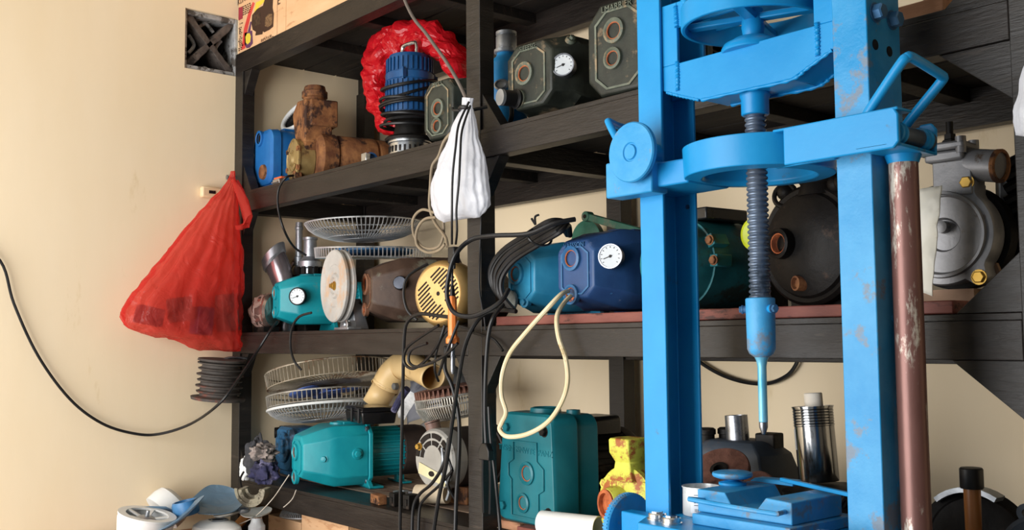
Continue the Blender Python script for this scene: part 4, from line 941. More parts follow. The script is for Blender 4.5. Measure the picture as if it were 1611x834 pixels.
# cream pipe elbow
pvc = mat('cream_pvc', 'd2b078', 'deC08c', 'a8875a', rough=.35, scale=5, bump=.05, wear=.64)
t = thing('elbow_pipe', 'thick cream plastic pipe elbow bent over the black case', 'pipe', (0, 0, 0))
A = at(589, 638, Y=.235); B = at(607, 606, Y=.26); Cc = at(632, 578, Y=.28); Dd = at(652, 576, Y=.26); E_ = at(682, 594, Y=.235)
def tubeshell(pts, r, m_, name, par, n=28, res=7, wall=.003):
    g = G(); g.tube(pts, r, n, res=res, cap=False)
    o = obj(name, g, m_, par); sm = o.modifiers.new('wall', 'SOLIDIFY'); sm.thickness = wall; sm.offset = -1; return o
tubeshell([A, B], .038, pvc, 'lower_leg', t)
tubeshell([B-(B-A)*.1, B, B+(Cc-B)*.4+V(0, 0, .012), Cc+V(0, 0, .004), Cc+(Dd-Cc)*.6+V(0, 0, .002), Dd], .042, pvc, 'elbow_bend', t)
tubeshell([Dd-(E_-Dd)*.2, Dd, E_], lambda u: .040-.004*u, pvc, 'upper_leg', t)
g = G(); g.lathe(at(622, 608, Y=.215), (0, -1, 0), [(.010, -.006), (.010, .006), (.008, .008), (.002, .008)], 20); obj('round_stud', g, mat('grey_stud', '5a5a58', rough=.6), t)
# papers and greyish curved guard behind
pap = mat('crumpled_grey_paper', 'a7a9b6', 'bdbfca', '86879a', rough=.8, scale=8, bump=.5, bscale=20)
def sheet(name, label, cat_, corners, m, amp=.006, sc=18, n=10, th=.0012, cut=None):
    a, b, c, d = [Vector(x) for x in corners]; g = G(); top = []
    rings = []
    nn = (b-a).cross(d-a).normalized()
    for i in range(n+1):
        u = i/n; r_ = []
        for j in range(n+1):
            v = j/n; p = a*(1-u)*(1-v)+b*u*(1-v)+c*u*v+d*(1-u)*v
            r_.append(p+nn*(noise.noise(p*sc)*amp+abs(noise.noise(p*sc*2.2))*amp*.7))
        rings.append(r_)
    g.loft(rings, closed=False); o = obj(name, g, m, smooth=40); sm = o.modifiers.new('wall', 'SOLIDIFY'); sm.thickness = th
    return tag(o, label, cat_)
sheet('paper_bundle', 'crumpled pale grey paper between the cream elbow and the rusty fan guard', 'paper', (at(640, 668, Y=.40), at(700, 640, Y=.40), at(690, 590, Y=.45), at(645, 600, Y=.45)), pap, amp=.016)
sheet('white_sheet', 'flat white sheet lying under the rusty fan guard behind the vented motor', 'paper', (at(652, 684, Y=.43), at(690, 664, Y=.43), at(684, 655, Y=.44), at(660, 668, Y=.44)), M_['white'], amp=.003)
sheet('panel_offcut', 'grey white flat panel leaning by the centre post above the rusty guard', 'panel', (at(710, 618, Y=.40), at(738, 618, Y=.40), at(738, 592, Y=.43), at(716, 575, Y=.43)), M_['alu'], amp=.001)
t = thing('curved_guard', 'curved navy and white plastic housing leaning beside the cream elbow', 'housing', (0, 0, 0))
P = [at(620, 646, Y=.165), at(627, 632, Y=.165), at(636, 618, Y=.168), at(641, 612, Y=.170)]
g = G(); g.tube(P, .010, 10); obj('navy_edge', g, clothn, t)
g = G(); P2 = [p+V(.014, .004, -.010) for p in P]; rings = [[p+V(0, -.004, .006), p+V(.024, .006, -.006), p+V(.022, .006, -.018), p+V(0, .0, -.01)] for p in P2]; g.loft(rings); obj('pale_shell', g, M_['alu'], t, bevel=.002)
# motor with vented grey end
t = thing('open_motor', 'round grey vented motor with a blank cream label on the lower shelf', 'motor', (.930, .120, S4), radians(4))
Rm = .078; zc = .117
greyp = mat('pale_grey_end_bell', '96948f', 'aaa8a2', '6b655d', rough=.45, metal=.2, scale=12, bump=.1, wear=.62)
g = G(); g.lathe((0, 0, zc), (0, -1, 0), [(Rm*.6, -.05), (Rm, -.048), (Rm*1.02, -.02), (Rm*1.0, -.006), (Rm*.93, 0), (Rm*.5, .003), (.004, .003)], 52); eb = obj('end_bell', g, greyp, t)
def sect(r0, r1, a0, a1, y, n=8):
    g = G(); g.loft([[V(r0*cos(a), y, zc+r0*sin(a)), V(r1*cos(a), y, zc+r1*sin(a)), V(r1*cos(a), y+.002, zc+r1*sin(a)), V(r0*cos(a), y+.002, zc+r0*sin(a))] for a in [radians(a0+(a1-a0)*k/n) for k in range(n+1)]]); return g
for r0, r1 in ((.70, .86), (.47, .62)):
    for a0, a1 in ((20, 52), (60, 92), (100, 138), (146, 176)):
        obj('vent_opening', sect(Rm*r0, Rm*r1, a0, a1, -.0048), dk2, eb)
g = G(); g.loft([[V(-.055, -.006, zc-.038), V(.050, -.006, zc-.064), V(.056, -.006, zc-.040), V(-.052, -.006, zc-.010)], [V(-.055, -.0045, zc-.038), V(.050, -.0045, zc-.064), V(.056, -.0045, zc-.040), V(-.052, -.0045, zc-.010)]]); lb = obj('label', g, mat('cream_label', 'd8cfa8', 'c9bf96', rough=.6, bump=0), eb)
g = G(); g.lathe((-.002, -.0061, zc-.036), (0, -1, 0), [(.012, 0), (.010, .0006)], 20, sq=.6); obj('label_mark', g, dk2, lb)
bolt(eb, (-.052, -.004, zc+.03), (0, -1, 0), .008, .010, M_['brass'])
g = G(); g.lathe((0, .05, zc), (0, 1, 0), [(Rm, 0), (Rm, .12), (Rm*1.05, .122), (Rm*1.05, .15), (Rm*.9, .16)], 44); obj('stator_shell', g, mat('dark_stator', '2e2826', '3d3531', rough=.5, metal=.3), t)
g = G(); g.cyl((-.03, .030, zc+Rm*.8), (-.036, .026, zc+Rm+.012), .020, n=24); g.lathe((-.036, .026, zc+Rm+.012), (-.3, -.1, 1), [(.021, 0), (.021, .004), (.006, .005)], 24); obj('top_capacitor', g, mat('rusty_capacitor', '6d5148', '8c7468', 'b4b0ac', rough=.5, scale=20), t)
g = G(); g.cyl((-.055, -.01, .026), (.03, .02, .030), .024, n=24); obj('cream_cylinder', g, mat('cream_cloth_tube', 'b4a48c', 'c4b59c', rough=.8, scale=30), t)
g = G(); g.box(-.05, .06, .06, .14, 0, .045); obj('motor_foot', g, M_['rust'], t, bevel=.003)
for k, P in enumerate(([(.045, -.01, .15), (.055, -.016, .12), (.045, -.012, .09), (.06, 0, .05), (.05, .0, .02)], [(.05, -.008, .14), (.07, .0, .10), (.062, -.006, .06), (.075, .01, .02)])):
    g = G(); g.tube([V(*p) for p in P], .004, 7); obj('lead_wire', g, M_['blackrub'] if k else M_['alu'], t)
# bits at its foot
for k, (px, py, s_, m_, lab) in enumerate(((655, 792, (.028, .012, .012), 'rust', 'small rust red iron block at the front of the lower shelf'), (700, 790, (.012, .018, .017), 'blackiron', 'left of two dark iron blocks below the vented motor'), (718, 795, (.012, .018, .018), 'blackiron', 'right of two dark iron blocks below the vented motor'))):
    p = at(px, py, Z=S4); t = thing('iron_block', lab, 'block', (p.x-(.062 if k == 0 else .035), (.035 if k == 0 else .052), S4), radians(-10+8*k))
    g = G(); g.box(-s_[0], s_[0], -s_[1], s_[1], 0, s_[2]*2); obj('block_body', g, M_[m_], t, bevel=.002)
    g = G(); g.box(-s_[0]*.5, s_[0]*.5, -s_[1]-.003, -s_[1], s_[2]*.5, s_[2]*1.4); obj('front_rib', g, M_[m_], t, bevel=.001)
t = thing('flat_bracket', 'flat grey bracket with a round eye lying near the vented motor', 'bracket', (.700, .175, S4), radians(-40))
g = G(); g.ring((0, 0, 0), (0, 0, 1), .022, .010, .008, 24); obj('eye', g, M_['alu'], t)
g = G(); g.bar((0, .020, .004), (0, .12, .004), .018, .006); obj('arm', g, M_['steel'], t, bevel=.001)
# rusty toothed fan guard
c = at(700, 622, Y=.235)
t = thing('coil_guard', 'rusty motor guard of close wires above the vented motor', 'guard', (c.x+.015, .262, c.z-.018), radians(0), None, (radians(8), radians(-6)))
g = G()
for k in range(96):
    a = 2*pi*k/96; d = V(cos(a), sin(a), 0); g.tube([d*.060+V(0, 0, -.042), d*.098+V(0, 0, -.032), d*.110+V(0, 0, -.006), d*.110+V(0, 0, .022)], .0018, 4, smooth=False)
obj('wire_ribs', g, M_['wire'], t)
for r, z in ((.110, .0), (.110, .022), (.084, -.036)):
    g = G(); g.torus((0, 0, z), (0, 0, 1), r, .0028, 48, 6); obj('ring_wire', g, M_['wire'], t)
g = G(); g.lathe((0, 0, .020), (0, 0, 1), [(.105, 0), (.107, .008), (.095, .020), (.05, .026), (.004, .026)], 48)
for k in range(48):
    a = 2*pi*k/48; g.box(.080, .109, -.0022, .0022, .002, .024, M=Matrix.Translation((0, 0, .020)) @ Matrix.Rotation(a, 4, 'Z'))
obj('toothed_cap', g, mat('rusty_teeth', '66443a', '85604f', '3b2a26', rough=.8, scale=30, bump=.4), t)

# ================================================================= LOWER SHELF, RIGHT HALF
ym = mat('chipped_yellow_paint', 'bdbb3f', 'cfcf58', 'a05a30', rough=.5, scale=14, bump=.5, bscale=50, wear=.56, wsc=16)
c = at(974, 795, Y=.02)
t = thing('yellow_pump', 'chipped yellow cast pump with a flanged top outlet beside the blue press', 'pump', (c.x, .035, S4+.0003), radians(0))
g = G(); g.lathe((0, 0, .10), (0, -1, 0), [(.05, -.10), (.062, -.09), (.064, -.02), (.072, -.016), (.072, -.004), (.060, .004), (.040, .008), (.03, .008)], 44); obj('volute', g, ym, t)
g = G(); g.lathe((-.012, -.010, .100), (-.25, -1, 0), [(.034, -.01), (.034, .010), (.030, .022), (.024, .024), (.022, .010), (.004, .008)], 32); pr_ = obj('suction_port', g, ym, t)
g = G(); g.lathe((-.018, -.0335, .100), (-.25, -1, 0), [(.029, -.006), (.029, .002), (.022, .003), (.021, -.014), (.004, -.014)], 28); obj('rusty_ring', g, M_['rusthole'], pr_)
g = G(); g.loft([[V(x*s1+dx, y*s1+.02, z) for x, y in ((-.026, -.03), (.026, -.03), (.034, 0), (.026, .03), (-.026, .03), (-.034, 0))] for s1, z, dx in ((1.2, .145, .004), (.85, .165, .0), (.75, .18, -.002), (1.0, .198, -.004), (1.02, .222, -.004), (.95, .226, -.004), (.6, .226, -.004))]); obj('top_outlet', g, ym, t, bevel=.002)
for a in (150, 215, 35, 330, 270): bolt(t, (.070*cos(radians(a)), -.006+.035, .10+.070*sin(radians(a))) if False else (.066*cos(radians(a)), .012, .10+.066*sin(radians(a))), (0, -1, 0), .010, .014, ym)
g = G(); g.box(-.05, .05, .02, .08, -.0, .045); obj('foot', g, ym, t, bevel=.003)
g = G(); g.lathe((0, .09, .10), (0, 1, 0), [(.05, 0), (.062, .01), (.062, .12), (.05, .13)], 32); obj('motor', g, lin_blk, t)
# white pvc pipe
a = at(852, 822, Y=-.005); b = a+V(.20, .055, 0)
t = thing('pvc_pipe', 'short white plastic pipe lying open end out before the large teal pump', 'pipe', (a.x, a.y, a.z), 0)
d = (b-a).normalized(); g = G(); g.lathe((0, 0, 0), d, [(.0225, 0), (.0245, .0), (.0245, .135), (.0225, .135), (.0225, .0)], 36, cap0=False, cap1=False); obj('pipe_wall', g, M_['white'], t)
g = G(); g.lathe(d*.012, d, [(.0223, 0), (.0223, .003)], 30); obj('end_plug', g, mat('pale_plug', 'b9c3d0', rough=.4, bump=0), t)
for k, u in enumerate((.04, .105)):
    p = a+d*u; g = G(); g.prism([V(p.x-.012, p.y-.02, S4), V(p.x+.020, p.y-.02, S4), V(p.x+.012, p.y-.02, a.z-.0252), V(p.x-.008, p.y-.02, a.z-.0252)], (0, .04, 0))
    tag(obj('wood_wedge', g, wb, bevel=.002), ('wood wedge under the open end of the white pipe', 'wood wedge under the middle of the white pipe')[k], 'wedge')
# dark pump with a steel stub, behind the press
gunm = mat('gunmetal_blue_casting', '2b323c', '3b444f', '4f463f', rough=.5, scale=10, bump=.3, wear=.6)
t = thing('dark_pump', 'dark gunmetal pump with a steel pipe stub seen between the press columns', 'pump', (1.862, .16, S4), radians(8))
g = G(); g.lathe((0, 0, .0), (0, 0, 1), [(.08, 0), (.085, .01), (.085, .12)], 40, cap1=False); g.loft([[V(x*s1, y*s1, z) for x, y in ((-.08, -.06), (.08, -.06), (.10, -.02), (.10, .05), (.06, .09), (-.07, .09), (-.10, .04), (-.10, -.03))] for s1, z in ((1, .10), (1, .17), (.88, .205), (.62, .225), (.5, .228))]); obj('casing', g, gunm, t, bevel=.003)
g = G(); g.lathe((.0, .0, .222), (-.06, 0, 1), [(.020, 0), (.022, .002), (.0215, .052), (.018, .052), (.017, .03), (.004, .03)], 28); obj('pipe_stub', g, M_['steel'], t)
for x, y, r in ((-.062, -.012, .016), (-.035, .02, .016)):
    g = G(); g.lathe((x, y, .205), (0, 0, 1), [(r, 0), (r, .030), (r*1.15, .031), (r*1.15, .040), (r*.9, .043)], 20); obj('black_knob', g, lin_blk, t)
g = G(); g.box(.035, .075, .0, .04, .2, .242); obj('black_lug', g, lin_blk, t, bevel=.003)
g = G(); g.lathe((.085, -.055, .135), (.5, -1, .0), [(.024, -.01), (.024, .008), (.018, .010), (.017, .002), (.003, .002)], 24); obj('side_port', g, gunm, t)
redd = mat('rust_red_abrasive', '4e3026', '68453a', '33201b', rough=.9, scale=60, bump=.7, bscale=120)
t = thing('abrasive_disc', 'brown rough disc lying on the dark pump behind the blue knob', 'disc', (1.93, .02, 1.062), 0, None, (radians(38), radians(12)))
g = G(); g.lathe((0, 0, 0), (0, 0, 1), [(.010, 0), (.052, 0), (.054, .002), (.054, .010), (.052, .012), (.010, .012)], 44, loop=True); obj('disc_body', g, redd, t)
g = G(); g.ring((0, 0, -.002), (0, 0, 1), .016, .0095, .016, 24); obj('disc_hub', g, lin_blk, t)
# dark housing carrying the steel cylinder
t = thing('motor_housing', 'wide dark motor housing with a flat rim beneath the threaded steel cylinder', 'motor', (2.105, .115, S4))
g = G(); g.lathe((0, 0, 0), (0, 0, 1), [(.070, 0), (.074, .01), (.074, .10), (.088, .115), (.092, .128), (.090, .150), (.094, .153), (.094, .160), (.060, .168), (.050, .170), (.004, .170)], 52); obj('housing', g, lin_blk, t)
g = G(); g.tube([V(.05, -.082, .150), V(.075, -.075, .19), V(.09, -.03, .22), V(.08, .02, .19)], .003, 6); obj('lead_wire', g, M_['blackrub'], t)
g = G(); g.tube([V(.055, -.078, .150), V(.095, -.06, .20), V(.11, -.02, .235), V(.09, .03, .19)], .003, 6); obj('lead_wire', g, M_['blackrub'], t)
g = G(); g.box(.078, .115, -.03, .02, .13, .205); obj('black_relay', g, M_['blackplas'], t, bevel=.002)
c = at(1292, 745, Y=.112)
t = thing('steel_cylinder', 'shiny steel cylinder with a ribbed rim holding a white roll', 'cylinder', (2.068, .112, S4+.1745), 0, None, (0, radians(-4)))
ss = mat('polished_steel', '8f8f90', 'aeb0b2', '55514e', rough=.15, metal=1, scale=14, bump=.05, stretch=(1, 1, .3), wear=.64)
g = G(); pr2 = [(.020, 0), (.033, .0), (.034, .002), (.0335, .094)]
z = .094
while z < .124: pr2 += [(.0345, z+.001), (.0345, z+.0028), (.0332, z+.0038)]; z += .0048
pr2 += [(.0355, .126), (.0355, .128), (.0325, .128), (.0315, .08), (.004, .08)]
g.lathe((0, 0, 0), (0, 0, 1), pr2, 48); obj('cylinder_wall', g, ss, t)
g = G(); g.lathe((.002, .002, .081), (0, 0, 1), [(.0155, 0), (.0155, .068), (.014, .0695), (.006, .069)], 28); obj('white_roll', g, mat('stained_white_roll', 'ded5c8', 'e8e2d8', 'a8764e', rough=.7, scale=20, wear=.6), t)
g = G(); n = 8; g.loft([[V(.0343*sin(a), -.0343*cos(a), z) for a in [radians(-58+k*24/n) for k in range(n+1)]] for z in (.055, .090)], closed=False); obj('sticker', g, mat('grey_sticker', 'a9adb3', rough=.5, bump=0), t)
t = thing('abrasive_disc', 'rough rust red disc standing on edge left of the steel cylinder', 'disc', (2.020, .012, 1.046), 0, None, (0, 0))
g = G(); g.lathe((0, 0, 0), (.35, -1, .12), [(.006, 0), (.028, 0), (.030, .002), (.030, .008), (.028, .010), (.006, .010)], 36, loop=True); obj('disc_body', g, redd, t)
# right of the press
t = thing('black_flywheels', 'black ribbed rubber flywheel lying behind the hammer handle', 'wheel', (2.315, .16, S4), 0)
g = G(); g.lathe((0, 0, .10), (.5, -1, .35), [(.03, -.05), (.075, -.045), (.080, -.03), (.070, -.02), (.084, -.012), (.084, .0), (.070, .006), (.066, .016), (.05, .018), (.03, .010), (.004, .010)], 52); obj('wheel_body', g, lin_blk, t)
g = G(); g.box(-.06, .06, 0, .08, 0, .03); obj('wheel_base', g, lin_blk, t)
g = G(); rings = []
for k in range(10):
    a = radians(60+k*8); rings.append([V(.0, 0, .10)+V(cos(a)*r, -.02+.0*k, sin(a)*r)+V(0, dy, 0) for r, dy in ((.078, 0), (.086, 0), (.086, .03), (.078, .03))])
g.loft(rings); obj('scraped_edge', g, M_['alu'], t)
t = thing('hammer', 'upright brown wooden hammer handle with a black rubber cap', 'hammer', (2.362, .055, S4))
g = G(); g.lathe((0, 0, 0), (0, 0, 1), [(.0125, 0), (.0128, .05), (.0118, .14), (.0125, .20), (.012, .205)], 24, sq=.8); obj('handle', g, mat('brown_varnished_wood', '7a4a24', '95602f', '5a3218', rough=.35, scale=10, stretch=(1, 1, .15), bump=.1), t)
g = G(); g.lathe((0, 0, .198), (0, 0, 1), [(.0155, 0), (.0165, .002), (.0165, .028), (.0150, .030), (.004, .030)], 28); obj('rubber_cap', g, M_['blackrub'], t)
t = thing('round_cover', 'dark round cast cover with a pierced lug at the right edge of the lower shelf', 'cover', (2.460, .06, S4))
g = G(); g.lathe((0, 0, .105), (0, -1, 0), [(.05, -.08), (.058, -.075), (.060, -.01), (.066, -.008), (.066, .002), (.060, .006), (.055, .003), (.030, .003), (.026, .007), (.004, .007)], 44); obj('cover_body', g, gunm, t)
for a in (110, 200, 330):
    x, z = .070*cos(radians(a)), .105+.070*sin(radians(a)); g = G(); g.ring((x, .006, z), (0, -1, 0), .013, .0055, .008, 20); obj('lug', g, gunm, t)
g = G(); g.box(-.04, .04, .0, .05, 0, .05); obj('foot', g, gunm, t)
t = thing('wire_block', 'grey aluminium block with loose black wires beside the hammer handle', 'block', (2.432, .185, S4))
g = G(); g.box(-.028, .03, -.02, .05, 0, .165); g.box(-.01, .022, -.024, -.02, .13, .155); obj('block_body', g, M_['alu'], t, bevel=.003)
for k in range(4):
    g = G(); g.tube([V(-.03+.01*k, -.024, .10), V(-.035+.012*k, -.034, .135), V(-.01+.01*k, -.036, .150), V(.01+.004*k, -.028, .12)], .0022, 6); obj('wire', g, M_['blackrub'], t)
# ================================================================= MIDDLE SHELF, RIGHT HALF
# black volute pump between the press columns
c = at(1268, 392, Y=.075)
bvm = mat('tarry_black_casting', '0f0e0e', '1f1b19', '46362c', spec=.14, rough=.45, scale=12, bump=.6, bscale=35, wear=.6, wsc=9)
t = thing('volute_pump', 'big black round pump with a rusty inlet seen between the press columns', 'pump', (c.x, .085, PL), radians(-6), None)
zc = .106
g = G(); g.lathe((0, 0, zc), (0, -1, 0), [(.05, -.09), (.095, -.085), (.104, -.07), (.104, -.035), (.096, -.028), (.096, -.018), (.105, -.012), (.105, .000), (.099, .006), (.092, .004), (.088, .010), (.055, .022), (.035, .026), (.004, .026)], 60); obj('volute', g, bvm, t)
p_ = port(t, -.034, -.018, zc+.004, .021, d=(-.12, -1, 0), m=bvm, h=.024, depth=.018)
g = G(); g.lathe((-.004, -.006, zc-.066), (-.3, -1, 0), [(.014, 0), (.013, .022), (.010, .023), (.009, .016), (.002, .016)], 20); obj('drain_plug', g, M_['rust'], t)
g = G(); g.lathe((.012, .02, zc+.085), (0, 0, 1), [(.04, 0), (.034, .02), (.038, .026), (.046, .030), (.046, .042), (.04, .044)], 32); obj('top_flange', g, bvm, t)
for dx in (-.055, .055, .072):
    g = G(); g.ball((dx, .02-.02*abs(dx)*10, zc+.10), .017, 16, 10); obj('round_knob', g, bvm, t)
g = G(); g.torus((-.050, .0, zc+.092), (.3, -1, .2), .020, .0045, 28, 8); obj('lifting_ring', g, lin_blk, t)
g = G(); g.box(-.06, .06, .02, .08, 0, .012); obj('foot', g, bvm, t)
g = G(); g.lathe((0, .09, zc), (0, 1, 0), [(.07, 0), (.075, .01), (.075, .15), (.06, .16)], 36); obj('motor', g, lin_blk, t)
c = at(1200, 332, Y=.20)
t = thing('yellow_disc', 'yellow plastic disc half hidden behind the press screw', 'disc', (c.x+.004, .18, PL+.125), 0)
g = G(); g.lathe((0, 0, .02), (0, -1, 0), [(.028, 0), (.032, .004), (.032, .014), (.026, .016), (.010, .012), (.004, .012)], 32); obj('wheel_body', g, mat('yellow_plastic', 'b8c41c', 'c9d238', rough=.4), t)
g = G(); g.box(-.02, .02, .004, .06, -.125, .02); obj('stand', g, lin_blk, t)
# grey volute pump at the right
c = at(1478, 376, Y=.10)
gal = mat('grey_cast_alloy', '77777a', '8e8e90', '5c4a3c', rough=.42, metal=.35, scale=16, bump=.3, bscale=70, wear=.63, wsc=10)
t = thing('alloy_pump', 'grey alloy round pump with a square topped outlet at the right of the middle shelf', 'pump', (c.x+.002, .105, PL), radians(4))
zc = .106
g = G()
N_ = 72; prof = [(-.05, .80), (-.045, .97), (-.004, 1.0), (.0, .97), (.001, .86), (.008, .84), (.008, .79), (-.002, .74), (-.004, .34), (-.010, .30), (-.010, .05)]
rings = []
for y, s_ in prof:
    r_ = []
    for k in range(N_):
        a = 2*pi*k/N_; rad = .080
        for b0 in (62, -52, 128, 232):
            dlt = abs(((math.degrees(a)-b0)+180) % 360-180)
            if s_ > .9: rad = max(rad, .080+.020*max(0, 1-(dlt/13)**2))
        r_.append(V(rad*s_*cos(a), -y, zc+rad*s_*sin(a)))
    rings.append(r_)
g.loft(rings); obj('volute_cover', g, gal, t, smooth=50)
for b0 in (62, -52, 128, 232):
    bolt(t, (.088*cos(radians(b0)), -.001, zc+.088*sin(radians(b0))), (0, -1, 0), .0095, .006, M_['brass'])
g = G(); g.lathe((-.0, .008, zc+.012), (0, -1, 0), [(.010, 0), (.010, .014), (.006, .015)], 18); obj('shaft_boss', g, gal, t)
g = G(); g.lathe((0, .05, zc), (0, 1, 0), [(.085, 0), (.085, .03), (.07, .05), (.07, .07)], 44); obj('pump_back', g, lin_blk, t)
g = G(); g.loft([[V(x, y, z) for x, y in ((-.01, -.004), (.050, -.004), (.050, .05), (-.01, .05))] for z in (.165, .22)]); g.cyl((.03, .022, .216), (.085, .014, .205), .025, n=28); obj('outlet_body', g, gal, t, bevel=.002)
g = G(); g.lathe((.083, .0142, .2054), (1, -.16, -.12), [(.026, 0), (.026, .006), (.021, .007), (.020, -.01), (.003, -.012)], 28); obj('outlet_mouth', g, M_['rust'], t)
g = G(); g.box(-.020, .040, -.010, .050, .220, .236); g.box(-.023, .043, -.012, .052, .237, .250); obj('square_cap', g, gal, t, bevel=.004)
for x, y in ((-.016, -.004), (.036, -.004), (-.016, .046), (.036, .046)): g = G(); g.cyl((x, y, .230), (x, y, .256), .008, n=14); obj('corner_stud', g, gal, t)
g = G(); g.lathe((.010, .02, .250), (0, 0, 1), [(.013, 0), (.013, .006), (.009, .008), (.009, .016)], 6); g.cyl((.010, .02, .264), (.010, .02, .286), .0055, n=12); obj('bleed_nut', g, lin_blk, t)
g = G(); g.box(-.06, .045, .0, .05, 0, .02); g.prism([V(.06, .04, 0), V(.085, .04, 0), V(.065, .04, .06), (.045, .04, .06)], (0, .01, 0)); obj('foot', g, mat('tan_bracket', '8a6c54', 'a08068', rough=.6), t)
# white packing sheet left of it
sheet('white_bag_sheet', 'pale crumpled plastic sheet hanging between the press pole and the alloy pump', 'bag', (at(1440, 456, Y=.045), at(1468, 466, Y=.035), at(1482, 292, Y=.045), at(1440, 300, Y=.05)), mat('pale_cream_plastic', 'c9c6ba', 'd8d5ca', 'b0aa98', rough=.45, scale=8, bump=.4, bscale=14), amp=.007, sc=24, n=22)
# dark motor and hoses at the far right
t = thing('black_motor', 'black motor body behind the alloy pump near the right post', 'motor', (2.375, .352, S3))
g = G(); g.lathe((0, -.06, .095), (0, 1, 0), [(.05, 0), (.08, .006), (.085, .02), (.085, .16), (.07, .18)], 40); obj('motor_shell', g, lin_blk, t)
g = G(); g.box(-.05, .05, -.03, .08, 0, .03); obj('foot', g, lin_blk, t)
for k in range(7):
    o_ = .012*k
    cable('glossy black hose loop, %s of the bundle above the black motor' % ('top', 'second from top', 'third from top', 'fourth from top', 'fifth from top', 'second from bottom', 'bottom')[k], [V(2.36, .213, 1.572-.019*k), V(2.39, .218, 1.584-.019*k), V(2.43, .22, 1.590-.019*k), V(2.50, .215, 1.575-.019*k), V(2.60, .235, 1.56-.019*k)], .0092, M_['blackrub'], 'hose', 'hose', group='hose bundle at the right post')
sheet('black_plastic_sheet', 'crumpled black plastic sheet behind the hose bundle at the right post', 'sheet', (at(1566, 402, Y=.30), at(1650, 402, Y=.30), at(1650, 232, Y=.31), at(1572, 262, Y=.31)), M_['blackplas'], amp=.014)
# black cable coil over the light blue pump
gname = 'loops of the black cable coil'
t = thing('cable_coil', 'thick coil of black cable tied in a bundle over the light blue pump', 'cable coil', (0, 0, 0))
random.seed(3)
for k in range(8):
    o_ = (k-3.5)*3.4; jx = random.uniform(-2, 2); y0 = .012+.004*(k % 3)
    nx, ny = .62, .78
    base = [(800, 480), (783, 458), (781, 430), (800, 402), (838, 377), (872, 357), (890, 352), (893, 368)]
    P = []
    for i, (x, y) in enumerate(base):
        f_ = min(1, i/2) if i < 3 else 1
        sgn = 1 if i < 7 else -1
        if i in (6, 7): sgn = .3
        yy = y0 if i < 6 else (.05 if i == 6 else (.085 if i == 7 else .17))
        if i in (0, 1): yy = .020
        P.append(at(x+o_*nx*sgn+jx, y+o_*ny*sgn*.9, Y=yy))
    g = G(); g.tube(P, .0062, 8, res=6); obj('cable_loop', g, M_['blackrub'], t)
g = G(); q = at(848, 373, Y=.014)
g.torus(q+V(0, .002, -.0), (1, -.2, .55), .029, .0028, 28, 6, sq=.75); obj('tie', g, M_['blackplas'], t)
g = G(); g.tube([q+V(0, -.01, .026), q+V(.004, -.014, .042), q+V(.012, -.01, .046)], .0025, 6); g.tube([q+V(0, -.01, .026), q+V(-.008, -.014, .040)], .0025, 6); obj('tie_end', g, M_['blackplas'], t)
# green bracket behind the navy pump
t = thing('green_bracket', 'green painted iron bracket lying behind and above the navy pump', 'bracket', (0, 0, 0))
gm = mat('green_iron_paint', '2e5c4c', '437a66', '6c6f60', rough=.4, scale=16, bump=.3, wear=.56)
a = at(925, 341, Y=.33); b = at(1012, 366, Y=.33)
g = G(); g.bar(a, b, .018, .018); g.cyl(a+V(0, -.011, 0), a+V(0, .011, 0), .013, n=20); obj('bar', g, gm, t, bevel=.002)
g = G(); g.lathe(at(930, 380, Y=.46), (0, -1, 0), [(.05, 0), (.055, .004), (.055, .02), (.05, .022)], 36); obj('curved_body', g, gm, t)
g = G(); g.lathe(a+V(0, -.011, 0), (0, -1, 0), [(.005, 0), (.005, .0015)], 14); obj('eye_hole', g, dk2, t)

# ================================================================= CARTONS ON TOP
kraft = mat('kraft_cardboard', 'd2a67c', 'd9b088', 'bf9068', rough=.8, scale=6, bump=.15, bscale=60, stretch=(1, 1, 4))
t = thing('printed_carton', 'printed cardboard carton with a pump picture at the left end of the top shelf', 'carton', (0, .006, S1))
g = G(); g.box(.004, .272, 0, .24, 0, .32); obj('box_body', g, kraft, t, bevel=.002)
inkb = mat('brown_black_ink', '3a2418', rough=.7, bump=0); inkr = mat('red_ink', 'c63a34', 'd04a42', rough=.6, bump=0); inkm = mat('maroon_ink', '94283a', rough=.6, bump=0); inky = mat('yellow_ink', 'd8c040', rough=.6, bump=0); inkp = mat('purple_ink', '5e3858', rough=.6, bump=0)
def print_poly(name, pts, m, dy=.0004, px=True):
    g = G(); q = [at(x, y, Y=.006) for x, y in pts] if px else pts
    q = [V(max(p.x, .0065), -dy, p.z-S1) for p in q]; g.prism(q, (0, -.0002, 0)); return obj(name, g, m, t, smooth=0)
print_poly('maroon_square', [(369, 16), (382, 10), (382, 29), (369, 36)], inkm)
print_poly('red_stripe', [(380, 79), (384, 45), (391, 20), (398, 3), (401, 5), (395, 24), (389, 48), (386, 76)], inkr)
print_poly('gauge_print', [(385, 52), (397, 48), (398, 68), (393, 75), (388, 76), (385, 70)], inkp)
print_poly('gauge_dial_print', [(386.5, 58), (389, 53), (393, 52), (395, 57), (394, 66), (390, 70), (387, 67)], inky, .0008)
print_poly('strap_print', [(390, 50), (394, 34), (396, 34), (394, 49)], inkp)
print_poly('yellow_print', [(400, 20), (403, 4), (416, -2), (417, 2), (408, 10), (402, 24)], inky)
print_poly('pump_picture', [(397, 24), (405, 14), (414, 9), (418, -4), (430, -4), (429, 12), (431, 22), (430, 42), (424, 47), (416, 51), (414, 49), (413, 54), (402, 56), (403, 50), (398, 47), (396, 38)], inkb, .0008)
print_poly('pump_picture_light', [(418, 28), (423, 22), (429, 22), (429, 38), (422, 43), (417, 41)], mat('tan_ink', '8a6a48', '4a3424', rough=.7, scale=150, bump=0), .0012)
